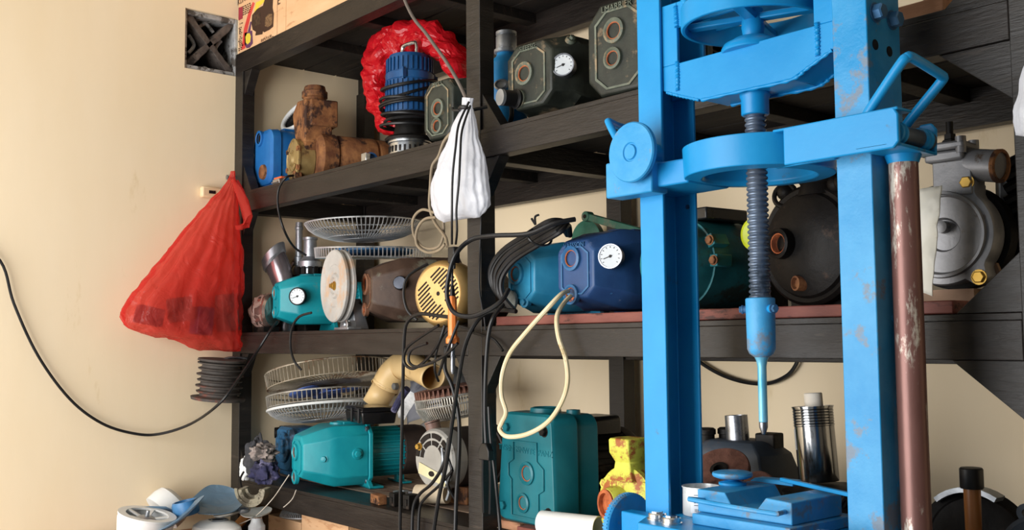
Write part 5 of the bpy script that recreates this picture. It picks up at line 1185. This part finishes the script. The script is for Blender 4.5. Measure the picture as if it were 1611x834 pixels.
print_poly('pump_picture_light', [(399, 24), (410, 20), (411, 38), (400, 42)], mat('brown_ink', '4e3826', '2e2016', rough=.7, scale=90, bump=0), .0012)
ex = (1, 0, 0)
def ptxt(name, txt, size, px, py, sx=1):
    p = at(px, py, Y=.006); word(name, txt, size, inkb, t, plane_M((p.x, -.0006, p.z-S1), (sx, 0, 0), (0, 0, 1)), .0002)
ptxt('heading_print', 'KLINGK', .026, 384, -1)
random.seed(5)
g = G()
def glyph_rows(px0, px1, y0, rows, dy, sl=-.48, gap=1):
    for r in range(rows):
        x = px0
        while x < px1:
            w_ = random.uniform(1.4, 3.4); yy = y0+r*dy+(x-px0)*sl; hh = dy*random.uniform(.45, .7)
            q = [at(a_, b_, Y=.006) for a_, b_ in ((x, yy), (x+w_*.9, yy+sl*w_*.9), (x+w_*.9, yy+sl*w_*.9+hh), (x, yy+hh))]
            q[0].x > .006 and g.prism([V(p.x, -.0003, p.z-S1) for p in q], (0, -.0003, 0)); x += w_+random.uniform(.5, 1.0)*gap
glyph_rows(369.5, 381, 41, 1, 2.4); glyph_rows(369.5, 380, 47, 13, 2.9); glyph_rows(382, 394, 10, 5, 3.2); glyph_rows(411, 428, 62, 3, 1.5, -.45)
pb = obj('small_print', g, inkb, t, smooth=0); pb['kind'] = 'stuff'
t = thing('plain_carton', 'plain tan cardboard carton right of the printed one on the top shelf', 'carton', (0, .006, S1))
g = G(); g.box(.276, .80, 0, .26, 0, .34); obj('box_body', g, kraft, t, bevel=.002)
p = at(439, 1, Y=.006); word('letter_print', 'E', .040, inkb, t, plane_M((p.x, -.0006, p.z-S1), (1, 0, 0), (0, 0, 1)), .0002)
g = G(); p = at(450, 10, Y=.006); g.box(p.x, p.x+.0015, -.0008, 0, 0, .2); obj('flap_line', g, mat('kraft_shadow', 'c39a70', rough=.8, bump=0), t)
# offcuts on the upper shelf at the far right
g = G(); g.box(2.27, 2.365, .02, .07, S2+.0002, S2+.028); tag(obj('wood_offcut', g, wb, bevel=.002), 'raw wood offcut on the upper shelf by the right post', 'offcut')
g = G(); g.bar((2.20, .12, S2+.016), (2.33, .12, S2+.06), .03, .022); tag(obj('grey_slat', g, gm, bevel=.002), 'greenish slat leaning on the wood offcut at the upper right', 'slat')

# ================================================================= BAGS
def film_bag(name, label, rows, m, nf=(9, 19), fold=.10, seed=1, n=110, wr=.004, sub=4, cat_='bag', tilt_noise=.3):
    """rows: (centre, half width vector, half depth vector) from the bottom up"""
    C_ = [Vector(r[0]) for r in rows]; U_ = [Vector(r[1]) for r in rows]; D_ = [Vector(r[2]) for r in rows]
    C2, U2, D2 = cat(C_, sub), cat(U_, sub), cat(D_, sub); rings = []; L = len(C2)
    for i in range(L):
        v = i/(L-1); ring = []
        for k in range(n):
            a = 2*pi*k/n
            f_ = 1+fold*(.25+.9*v)*(sin(a*nf[0]+2*noise.noise(V(v*2, seed, 0))+1.2*sin(v*3))*.5+.5*sin(a*nf[1]+seed+2.5*noise.noise(V(seed, v*2, 0))))
            # sharper crests
            p = C2[i]+U2[i]*cos(a)*f_+D2[i]*sin(a)*f_
            q = noise.noise_vector(p*26+V(seed, 0, 0))*wr*(1.4-v)+(p-C2[i]).normalized()*(abs(noise.noise(p*45))*wr*1.6*(1.2-v))
            ring.append(p+q)
        rings.append(ring)
    g = G(); g.loft(rings); return obj(name, g, m, smooth=75)
redbag = plastic_film('translucent_red_film', 'ee564c', .45, .56, .2, tint=.26, bd=.014)
XB = .085
def brow(yl_, yr_, py, th, Xp=XB, lim=-.018):
    a = at(yl_, py[0], X=Xp); b = at(yr_, py[1], X=Xp); b.y = min(b.y, lim)
    return ((a+b)/2, (b-a)/2, V(th, 0, 0))
rows = [brow(300, 372, (548, 552), .012), brow(262, 380, (532, 548), .040), brow(212, 383, (520, 532), .060), brow(193, 385, (500, 505), .068), brow(205, 385, (470, 472), .066), brow(237, 381, (430, 432), .060), brow(270, 376, (390, 392), .05), brow(302, 373, (350, 352), .036), brow(330, 372, (318, 320), .024), brow(350, 371, (297, 298), .014), brow(361, 370, (281, 281), .008), brow(364, 370, (270, 270), .007)]
o = film_bag('plastic_bag', '', rows, redbag, seed=2, fold=.13, wr=.008)
tag(o, 'bulging translucent red plastic bag hanging from the left end of the rack', 'bag')
g = G(); rings = []
fl = [(369, 284), (377, 300), (384, 322), (391, 345), (386, 356), (376, 357)]
for i, (x, y) in enumerate(fl):
    p = at(x, y, Y=-.05); wv = .006+.020*min(1, i/2.2)*(1 if i < 4 else .6); rings.append([p+V(wv*cos(a)*.8, .012*sin(a), wv*.5*cos(a))+noise.noise_vector(p*50+V(a, 0, 0))*.006 for a in [2*pi*k/14 for k in range(14)]])
g.loft(rings); f_ = obj('bag_handle_flap', g, redbag, o, smooth=70)
# boxes inside the bag
pk = [mat('dark_purple_box', '2e2638', '3c3346', rough=.5), mat('dark_grey_box', '3a3638', '4a4547', rough=.5), mat('navy_box', '22264e', '303668', rough=.4), mat('brown_grey_box', '5a4a48', '6e5c58', rough=.5)]
for k, (px, py, hy, hx, hz, lab) in enumerate(((235, 497, .038, .022, .026, 'dark purple packet at the far left inside the red bag'), (283, 487, .030, .028, .036, 'dark grey box in the middle of the red bag'), (318, 505, .026, .030, .042, 'brown grey box low inside the red bag'), (357, 492, .026, .028, .058, 'upright navy packet at the right inside the red bag'))):
    p = at(px, py, X=XB); g = G(); g.box(-hx, hx, -hy, hy, -hz, hz, M=Matrix.Translation((p.x, min(p.y, -.055), p.z)) @ Matrix.Rotation(radians((-12, 8, -6, 5)[k]), 4, 'X'))
    tag(obj('packed_box', g, pk[k], bevel=.004), lab, 'box')
g = G(); g.cyl((.010, -.028, 1.832), (.010, .002, 1.832), .004, n=10); g.cyl((.010, -.030, 1.832), (.010, -.028, 1.832), .008, n=12); obj('hook_nail', g, M_['steel'], rack)
# ribbed pulley under the bag
t = thing('ribbed_pulley', 'dirty dark ribbed rubber pulley stack hanging under the red bag', 'pulley', (.085, -.085, 1.122), 0, None, (radians(-3), radians(5)))
pr3 = [(.045, 0), (.080, .004), (.082, .012)]
z = .014
for k in range(6): pr3 += [(.058, z+.002), (.056, z+.009), (.066+.004*(k % 2), z+.012), (.068+.003*(k % 2), z+.016)]; z += .0175
pr3 += [(.06, z), (.072, z+.004), (.070, z+.010), (.03, z+.012)]
g = G(); g.lathe((0, 0, 0), (0, 0, 1), pr3, 48); obj('pulley_body', g, mat('dusty_rubber', '3a3532', '4d4743', '6b3f34', rough=.7, scale=20, bump=.3), t)
g = G(); g.tube([V(0, 0, z+.008), V(0, .03, z+.016), V(.0, .083, z+.016)], .004, 8); obj('hanger_rod', g, M_['steel'], t)
# cream fixture on the wall behind the bag
t = thing('wall_socket', 'small rounded cream socket on the wall above the red bag', 'socket', (.001, -.085, 1.775))
g = G(); g.box(0, .022, -.032, .036, -.016, .020); obj('socket_body', g, mat('cream_plastic', 'ddbf94', 'e4caa4', rough=.4), t, bevel=.006)
g = G(); g.box(.0222, .0232, -.010, .012, -.003, .007); obj('socket_slot', g, M_['blackplas'], t)
# white bag on the centre post
whitebag = plastic_film('white_film', 'e9ebf2', .35, .04, .35)
def wrow(xl, xr, py, th, Y=-.050):
    a = at(xl, py[0], Y=Y); b = at(xr, py[1], Y=Y); return ((a+b)/2, (b-a)/2, V(0, th, 0))
rows = [wrow(698, 750, (349, 342), .006), wrow(692, 760, (343, 332), .024), wrow(686, 764, (322, 316), .036), wrow(685, 763, (298, 292), .040), wrow(692, 759, (268, 262), .034), wrow(702, 754, (235, 232), .026), wrow(713, 749, (208, 205), .020), wrow(722, 745, (185, 183), .012), wrow(728, 742, (170, 170), .007), wrow(729, 743, (158, 158), .009), wrow(730, 744, (154, 154), .010)]
o = film_bag('plastic_bag', '', rows, whitebag, seed=5, fold=.07, wr=.005)
tag(o, 'white plastic bag tied at the top hanging on the centre post', 'bag')
g = G(); p = at(733, 173, Y=-.050); g.torus(p, (0, .3, 1), .014, .005, 24, 8); g.tube([p+V(0, .01, 0), p+V(.02, .045, .01)], .004, 8); g.tube([p+V(-.01, -.01, 0), p+V(-.03, -.012, .003), p+V(-.036, -.01, .010)], .003, 6)
tag(obj('tie_cord', g, M_['blackrub']), 'black cord tied round the neck of the white bag', 'cord')
t2 = film_bag('plastic_bag', '', [wrow(1601, 1640, (214, 220), .004, -.06), wrow(1597, 1660, (185, 190), .02, -.06), wrow(1603, 1650, (150, 150), .014, -.06), wrow(1608, 1640, (120, 120), .008, -.06), wrow(1614, 1630, (100, 100), .004, -.06)], whitebag, seed=8, fold=.05, wr=.003)
tag(t2, 'white plastic bag cut off by the right edge on the right post', 'bag')

# ================================================================= CABLES
cable('long black cable swooping down the cream wall to the small teal pump', [V(.02, -.80, 1.62), (0, 410, 0, .018), (22, 478, 0, .018), (60, 560, 0, .018), (110, 628, 0, .018), (160, 666, 0, .02), (210, 682, 0, .025), (250, 683, 0, .04), (300, 667, 0, .14), (345, 635, -.19), (378, 592, -.13), (405, 552, -.05), (424, 522, -.02), (436, 506, .02)], .0042)
cable('black cable hanging over the upper shelf edge down behind the upright tubes', [(462, 276, .02), (449, 280, -.008), (438, 300, -.012), (438, 330, -.012), (447, 362, .0), (462, 388, .06), (482, 402, .10)], .0036)
cable('dark grey cable curving from the small teal pump over the shelf edge', [(490, 492, -.01), (470, 499, -.022), (459, 518, -.018), (457, 545, -.014), (463, 568, .0), (474, 582, .012)], .0036, M_['blackrub'])
cable('grey brown cord running from the top rail to the white bag knot', [V(.86, -.008, 2.40), (640, 8, -.015), (672, 55, -.02), (704, 100, -.03), (724, 135, -.04), (735, 160, -.045)], .0042, mat('grey_brown_cord', '5f5751', '6f6660', rough=.6), 'cord', 'cord')
bcord = mat('tan_brown_cord', '7d6f5c', '8f806a', rough=.6, bump=0)
cable('straight black cord running down the front of the white bag', [(738, 160, -.07), (722, 195, -.09), (717, 230, -.10), (712, 280, -.105), (711, 340, -.10), (711, 384, -.076)], .0026, name='cord', cat_='cord')
cable('slack black cord right of the straight one on the white bag', [(740, 166, -.07), (727, 205, -.09), (724, 245, -.10), (722, 285, -.105), (718, 330, -.10), (719, 362, -.09), (717, 384, -.075)], .0026, name='cord', cat_='cord')
cable('tan brown cord looping left of the white bag', [(714, 205, -.02), (699, 222, -.02), (690, 246, -.02), (680, 262, -.025), (677, 295, -.025), (676, 325, -.02), (684, 350, -.02), (700, 372, -.04), (704, 388, -.055)], .0038, bcord, 'cord', 'cord')
cable('tan brown coil of cord hanging over the upturned wire guard', [(684, 335, -.018), (664, 330, -.02), (650, 345, -.02), (652, 372, -.02), (668, 390, -.02), (690, 388, -.02), (698, 365, -.022), (694, 335, -.022), (682, 310, -.022), (676, 300, -.022)], .0034, bcord, 'cord', 'cord')
cable('second turn of the tan cord coil below the white bag', [(686, 342, -.026), (668, 345, -.028), (656, 362, -.028), (656, 385, -.028), (672, 397, -.028), (690, 394, -.03), (700, 384, -.03)], .0034, bcord, 'cord', 'cord')
# plug and orange iron
t = thing('soldering_iron', 'orange handled soldering iron hanging upright before the vented motor', 'soldering iron', tuple(at(712, 500, Y=-.065)))
orm = mat('orange_plastic_handle', 'f0813a', 'f48e4a', rough=.35, bump=.03)
g = G(); g.lathe((0, 0, -.058), (0, 0, 1), [(.008, 0), (.0155, .001), (.0155, .012), (.0105, .018), (.0105, .065), (.0098, .100), (.0075, .106), (.004, .107)], 8); obj('handle', g, orm, t, bevel=.001)
g = G(); g.lathe((0, 0, -.125), (0, 0, 1), [(.003, 0), (.0055, .006), (.0055, .05), (.004, .068)], 14); obj('metal_shank', g, M_['steel'], t)
g = G(); g.lathe((0, 0, .048), (0, 0, 1), [(.0058, 0), (.0062, .003), (.0040, .022), (.003, .024)], 12); obj('cord_sleeve', g, M_['blackrub'], t)
g = G(); g.tube([V(0, 0, .068), V(-.001, 0, .10), V(-.0005, .002, .13)], .0028, 8); obj('iron_cord', g, M_['blackrub'], t)
p = at(714, 402, Y=-.07); t = thing('square_plug', 'black square plug hanging on the cords beneath the white bag', 'plug', tuple(p))
g = G(); g.box(-.012, .012, -.009, .009, -.018, .019); obj('plug_body', g, M_['blackplas'], t, bevel=.003)
g = G(); g.cyl((.0, 0, -.018), (.0, 0, -.030), .004, n=10); obj('strain_relief', g, M_['blackrub'], t)
thick = [
 ('thick black cable arching from the coil across the centre post', [(905, 345, .03), (870, 352, -.01), (830, 368, -.03), (775, 371, -.05), (740, 378, -.06), (716, 402, -.085), (705, 440, -.09), (704, 470, -.09), (715, 492, -.09), (740, 498, -.08), (768, 488, -.07), (790, 472, -.055), (800, 455, -.035)], .0052),
 ('thick black cable falling from the light blue pump to the floor side', [(812, 490, -.010), (790, 488, -.012), (764, 493, -.025), (744, 515, -.045), (730, 550, -.055), (721, 600, -.055), (712, 660, -.055), (702, 730, -.055), (690, 785, -.055), (680, 850, -.055)], .0050),
 ('black cable dropping from the red plank straight to the trapezoid plug', [(792, 478, -.005), (776, 500, -.03), (768, 530, -.035), (764, 590, -.035), (763, 650, -.035), (765, 697, -.035)], .0048),
 ('black cable hanging straight before the turquoise pump motor', [(715, 500, -.04), (690, 497, -.045), (660, 494, -.045), (642, 505, -.04), (636, 530, -.035), (634, 600, -.03), (632, 700, -.03), (630, 780, -.03), (629, 850, -.03)], .0044),
 ('black cable running down past the label of the vented motor', [(700, 512, -.03), (690, 540, -.03), (672, 565, -.02), (650, 580, -.02), (636, 570, -.02), (640, 548, -.025), (662, 530, -.03), (690, 512, -.035)], .0038),
 ('dark cable falling beside the centre post to the iron blocks', [(702, 545, -.025), (700, 580, -.02), (712, 610, -.015), (722, 660, -.01), (722, 720, -.02), (718, 780, -.025), (716, 850, -.03)], .0048),
 ('thin black cable looping in front of the middle rail', [(745, 520, -.015), (718, 513, -.02), (700, 524, -.025), (688, 548, -.03), (684, 580, -.03), (690, 600, -.01)], .0030),
 ('thin black cable ending in a hook right of the centre post', [(738, 522, -.012), (757, 527, -.014), (775, 533, -.014), (785, 543, -.014), (791, 552, -.016)], .0030),
 ('dark loop of cable sagging below the middle rail', [(720, 540, -.02), (704, 556, -.02), (680, 570, -.02), (655, 577, -.02), (643, 568, -.02), (648, 550, -.022), (672, 540, -.026)], .0034),
 ('black cable curling over the front edge of the lower shelf', [(706, 690, -.03), (698, 730, -.03), (680, 760, -.025), (660, 778, -.02), (650, 800, -.02), (648, 850, -.02)], .0040),
 ('second black cable curling beside it over the lower shelf edge', [(712, 740, -.012), (690, 765, -.014), (668, 785, -.014), (660, 802, -.014), (658, 850, -.014)], .0036),
 ('black lead from the trapezoid plug down past the wood block', [(769, 640, -.012), (772, 690, -.012), (778, 740, -.014), (784, 800, -.014), (788, 850, -.014)], .0040),
 ('thin cable stub in front of the middle shelf beside the orange handle', [(722, 505, -.02), (712, 530, -.03), (700, 560, -.03), (690, 590, -.02)], .0034),
 ('dark wire running down the centre post beside the white bag', [(757, 300, -.006), (757, 345, -.006), (755, 400, -.006), (754, 450, -.006), (758, 480, -.006), (762, 500, -.006), (764, 520, -.006)], .0022),
]
lay = {2: .016, 4: .026, 8: .078, 12: .05}
for k, (lab, pts, r) in enumerate(thick): cable(lab, [(a_, b_, c_-lay.get(k, 0)) for a_, b_, c_ in pts], r)
p = at(765, 712, Y=-.035); t = thing('trapezoid_plug', 'black trapezoid plug hanging on its cable in front of the centre post', 'plug', tuple(p))
g = G(); g.prism([V(-.008, -.008, .020), V(.008, -.008, .020), V(.018, -.008, .004), V(.018, -.008, -.016), V(-.018, -.008, -.016), V(-.018, -.008, .004)], (0, .016, 0)); obj('plug_body', g, M_['blackplas'], t, bevel=.002)
for x in (-.012, .012):
    g = G(); g.tube([V(x, 0, -.016), V(x*1.1, 0, -.06), V(x*.9, 0, -.13)], .0028, 6); obj('lead', g, M_['blackrub'], t)
cream = mat('cream_cord_rubber', 'dccaa0', 'e4d6b4', 'b39c70', rough=.5, scale=20, bump=.05, wear=.62)
cable('cream rubber cord hanging in a big loop from the navy pump', [(894, 458, .045), (882, 464, .0), (858, 489, -.03), (826, 525, -.035), (802, 556, -.035), (790, 590, -.035), (789, 622, -.035), (796, 648, -.035), (790, 664, -.03), (786, 676, -.03), (799, 687, -.03), (830, 683, -.03), (862, 664, -.025), (884, 632, -.03), (893, 600, -.035), (890, 565, -.035), (880, 535, -.035), (876, 510, -.03), (878, 492, -.012), (888, 476, .02), (898, 466, .045)], .0050, cream, 'cord', 'cord')
cable('thin black cable sagging on the wall behind the press rod', [(1090, 560, .515), (1110, 576, .515), (1140, 592, .515), (1175, 602, .515), (1210, 603, .515), (1238, 591, .515), (1252, 574, .515), (1256, 560, .515)], .0045)

# ================================================================= FAN PARTS PILE AT THE LOWER LEFT
t = thing('wooden_crate', 'wooden crate standing at the wall under the pile of fan parts', 'crate', (.32, -.33, 0))
g = G(); 
for z in (.0, .12, .24, .36, .48, .60):
    for y in (-.28, .27): g.box(-.29, .29, y, y+.012, z+.01, z+.11)
    for x in (-.30, .288): g.box(x, x+.012, -.268, .27, z+.01, z+.11)
obj('slats', g, wb, t, smooth=0)
g = G(); g.box(-.30, .30, -.28, .28, .715, .735); obj('crate_top', g, wb, t, bevel=.002)
for x in (-.285, .255):
    for y in (-.266, .24): g = G(); g.box(x, x+.03, y, y+.03, 0, .715); obj('corner_post', g, wb, t)
CT = .7355
greyblade = plastic_film('grey_blue_blade_plastic', '7e9cb4', .3, .12, .25)
c = at(292, 806, X=.20)
blades('propeller_fan', 'grey blue three bladed fan propeller on top of the fan parts pile', (c.x, c.y, c.z+.012), .170, greyblade, mat('blue_hub_plastic', '2f6494', '4a82b4', rough=.35), (radians(10), radians(-6)), radians(72), tw=.28)
c = at(240, 822, X=.16)
t = thing('white_housing', 'open white plastic fan housing with a motor at the left of the pile', 'housing', (c.x+.05, c.y-.05, CT+.016), 0, None, (radians(-8), radians(10))); t.scale = (1, 1, .88)
g = G(); g.lathe((0, 0, .0), (0, 0, 1), [(.050, 0), (.070, .02), (.078, .07), (.076, .085), (.072, .085), (.072, .065), (.06, .02), (.02, .015)], 44); obj('housing_shell', g, M_['white'], t)
g = G(); g.ring((0, 0, .083), (0, 0, 1), .079, .058, .006, 44); obj('shell_rim', g, M_['white'], t)
g = G(); g.lathe((0, 0, .03), (0, 0, 1), [(.03, 0), (.034, .01), (.034, .04), (.02, .05), (.006, .052), (.005, .07)], 28); obj('motor_core', g, M_['alu'], t)
for k in range(5):
    a = 2*pi*k/5; g = G(); g.bar((.02*cos(a), .02*sin(a), .075), (.06*cos(a), .06*sin(a), .086), .010, .006); obj('spider_arm', g, M_['white'], t, bevel=.001)
c = at(250, 770, X=.06)
t = thing('white_cover', 'white round plastic motor cover tipped against the wall behind the propeller', 'cover', (.076, c.y-.02, CT+.045), 0, None, (radians(-50), 0))
g = G(); g.lathe((0, 0, .03), (0, 0, 1), [(.062, 0), (.062, .030), (.056, .050), (.040, .062), (.010, .066), (.004, .066)], 40); obj('cover_shell', g, M_['white'], t)
g = G(); g.tube([V(.03, -.03, .085), V(.035, -.025, .080), (.04, -.033, .077), (.045, -.026, .070)], .0012, 5); obj('crack', g, mat('crack_grey', '4c4a48', rough=.8), t)
c = at(345, 828, X=.20)
t = thing('oval_cover', 'white oval plastic cover at the right front of the pile', 'cover', (c.x+.05, c.y-.03, CT+.001), radians(20))
g = G(); g.lathe((0, 0, 0), (0, 0, 1), [(.085, 0), (.088, .016), (.080, .038), (.06, .050), (.03, .056), (.024, .048), (.004, .048)], 44, sq=.62); obj('cover_shell', g, M_['white'], t)
g = G(); g.lathe((.01, 0, .055), (0, 0, 1), [(.026, 0), (.022, .004), (.018, 0), (.004, 0)], 28); obj('cover_ring', g, M_['alu'], t)
c = at(372, 800, X=.22)
blades('propeller_fan', 'milky white fan propeller under the grey blue one at the rack post', (.262, -.085, .812), .088, plastic_film('milky_blade_plastic', 'c9cac4', .3, .08, .3), M_['alu'], (radians(2), radians(2)), radians(20), tw=.10, hh=.12)
c = at(365, 822, X=.26)
t = thing('clear_socket', 'clear plastic lamp socket beside the white string', 'socket', (.335, -.075, CT+.0005), 0); t.scale = (.8, .8, .8)
g = G(); g.lathe((0, 0, 0), (0, 0, 1), [(.030, 0), (.030, .05), (.022, .062), (.018, .080), (.014, .080), (.013, .06), (.004, .06)], 24); obj('socket_shell', g, plastic_film('clear_plastic', 'dfe3e6', .1, .45, .1), t)
g = G(); g.lathe((0, 0, .078), (0, 0, 1), [(.018, 0), (.020, .004), (.014, .006)], 20); obj('socket_ring', g, M_['zinc'], t)
a = at(402, 794, Y=-.016); b = at(368, 834, Y=-.030)
g = G(); g.bar(b, a, .030, .008, up=(.3, -1, .2)); tag(obj('wood_strip', g, mat('rusty_orange_wood', '8a5a30', 'a8763f', '5e3618', rough=.7, scale=24, bump=.3), bevel=.001), 'orange brown wood strip leaning on the left rack post', 'strip')
# boxes on the bottom level
g = G(); g.box(.36, .62, .06, .34, .4308, .813); t = thing('cardboard_box', 'plain cardboard box on the bottom level under the turquoise pump', 'box', (0, 0, 0)); obj('box_body', g, kraft, t, bevel=.002)
g = G(); g.box(.36, .62, .055, .0598, .60, .813); obj('box_flap', g, kraft, t, bevel=.001)
c = at(436, 830, Y=.0)
fan_guard('silver round wire guard on the bottom level at the frame edge', (.245, .13, .7735), .075, .03, (radians(180), 0), m=palew, nw=70, style='bowl', flat=.4)
g = G(); g.box(.14, .345, .06, .30, .4308, .7695); t = thing('cardboard_box', 'low cardboard box under the silver wire guard on the bottom level', 'box', (0, 0, 0)); obj('box_body', g, kraft, t, bevel=.002)
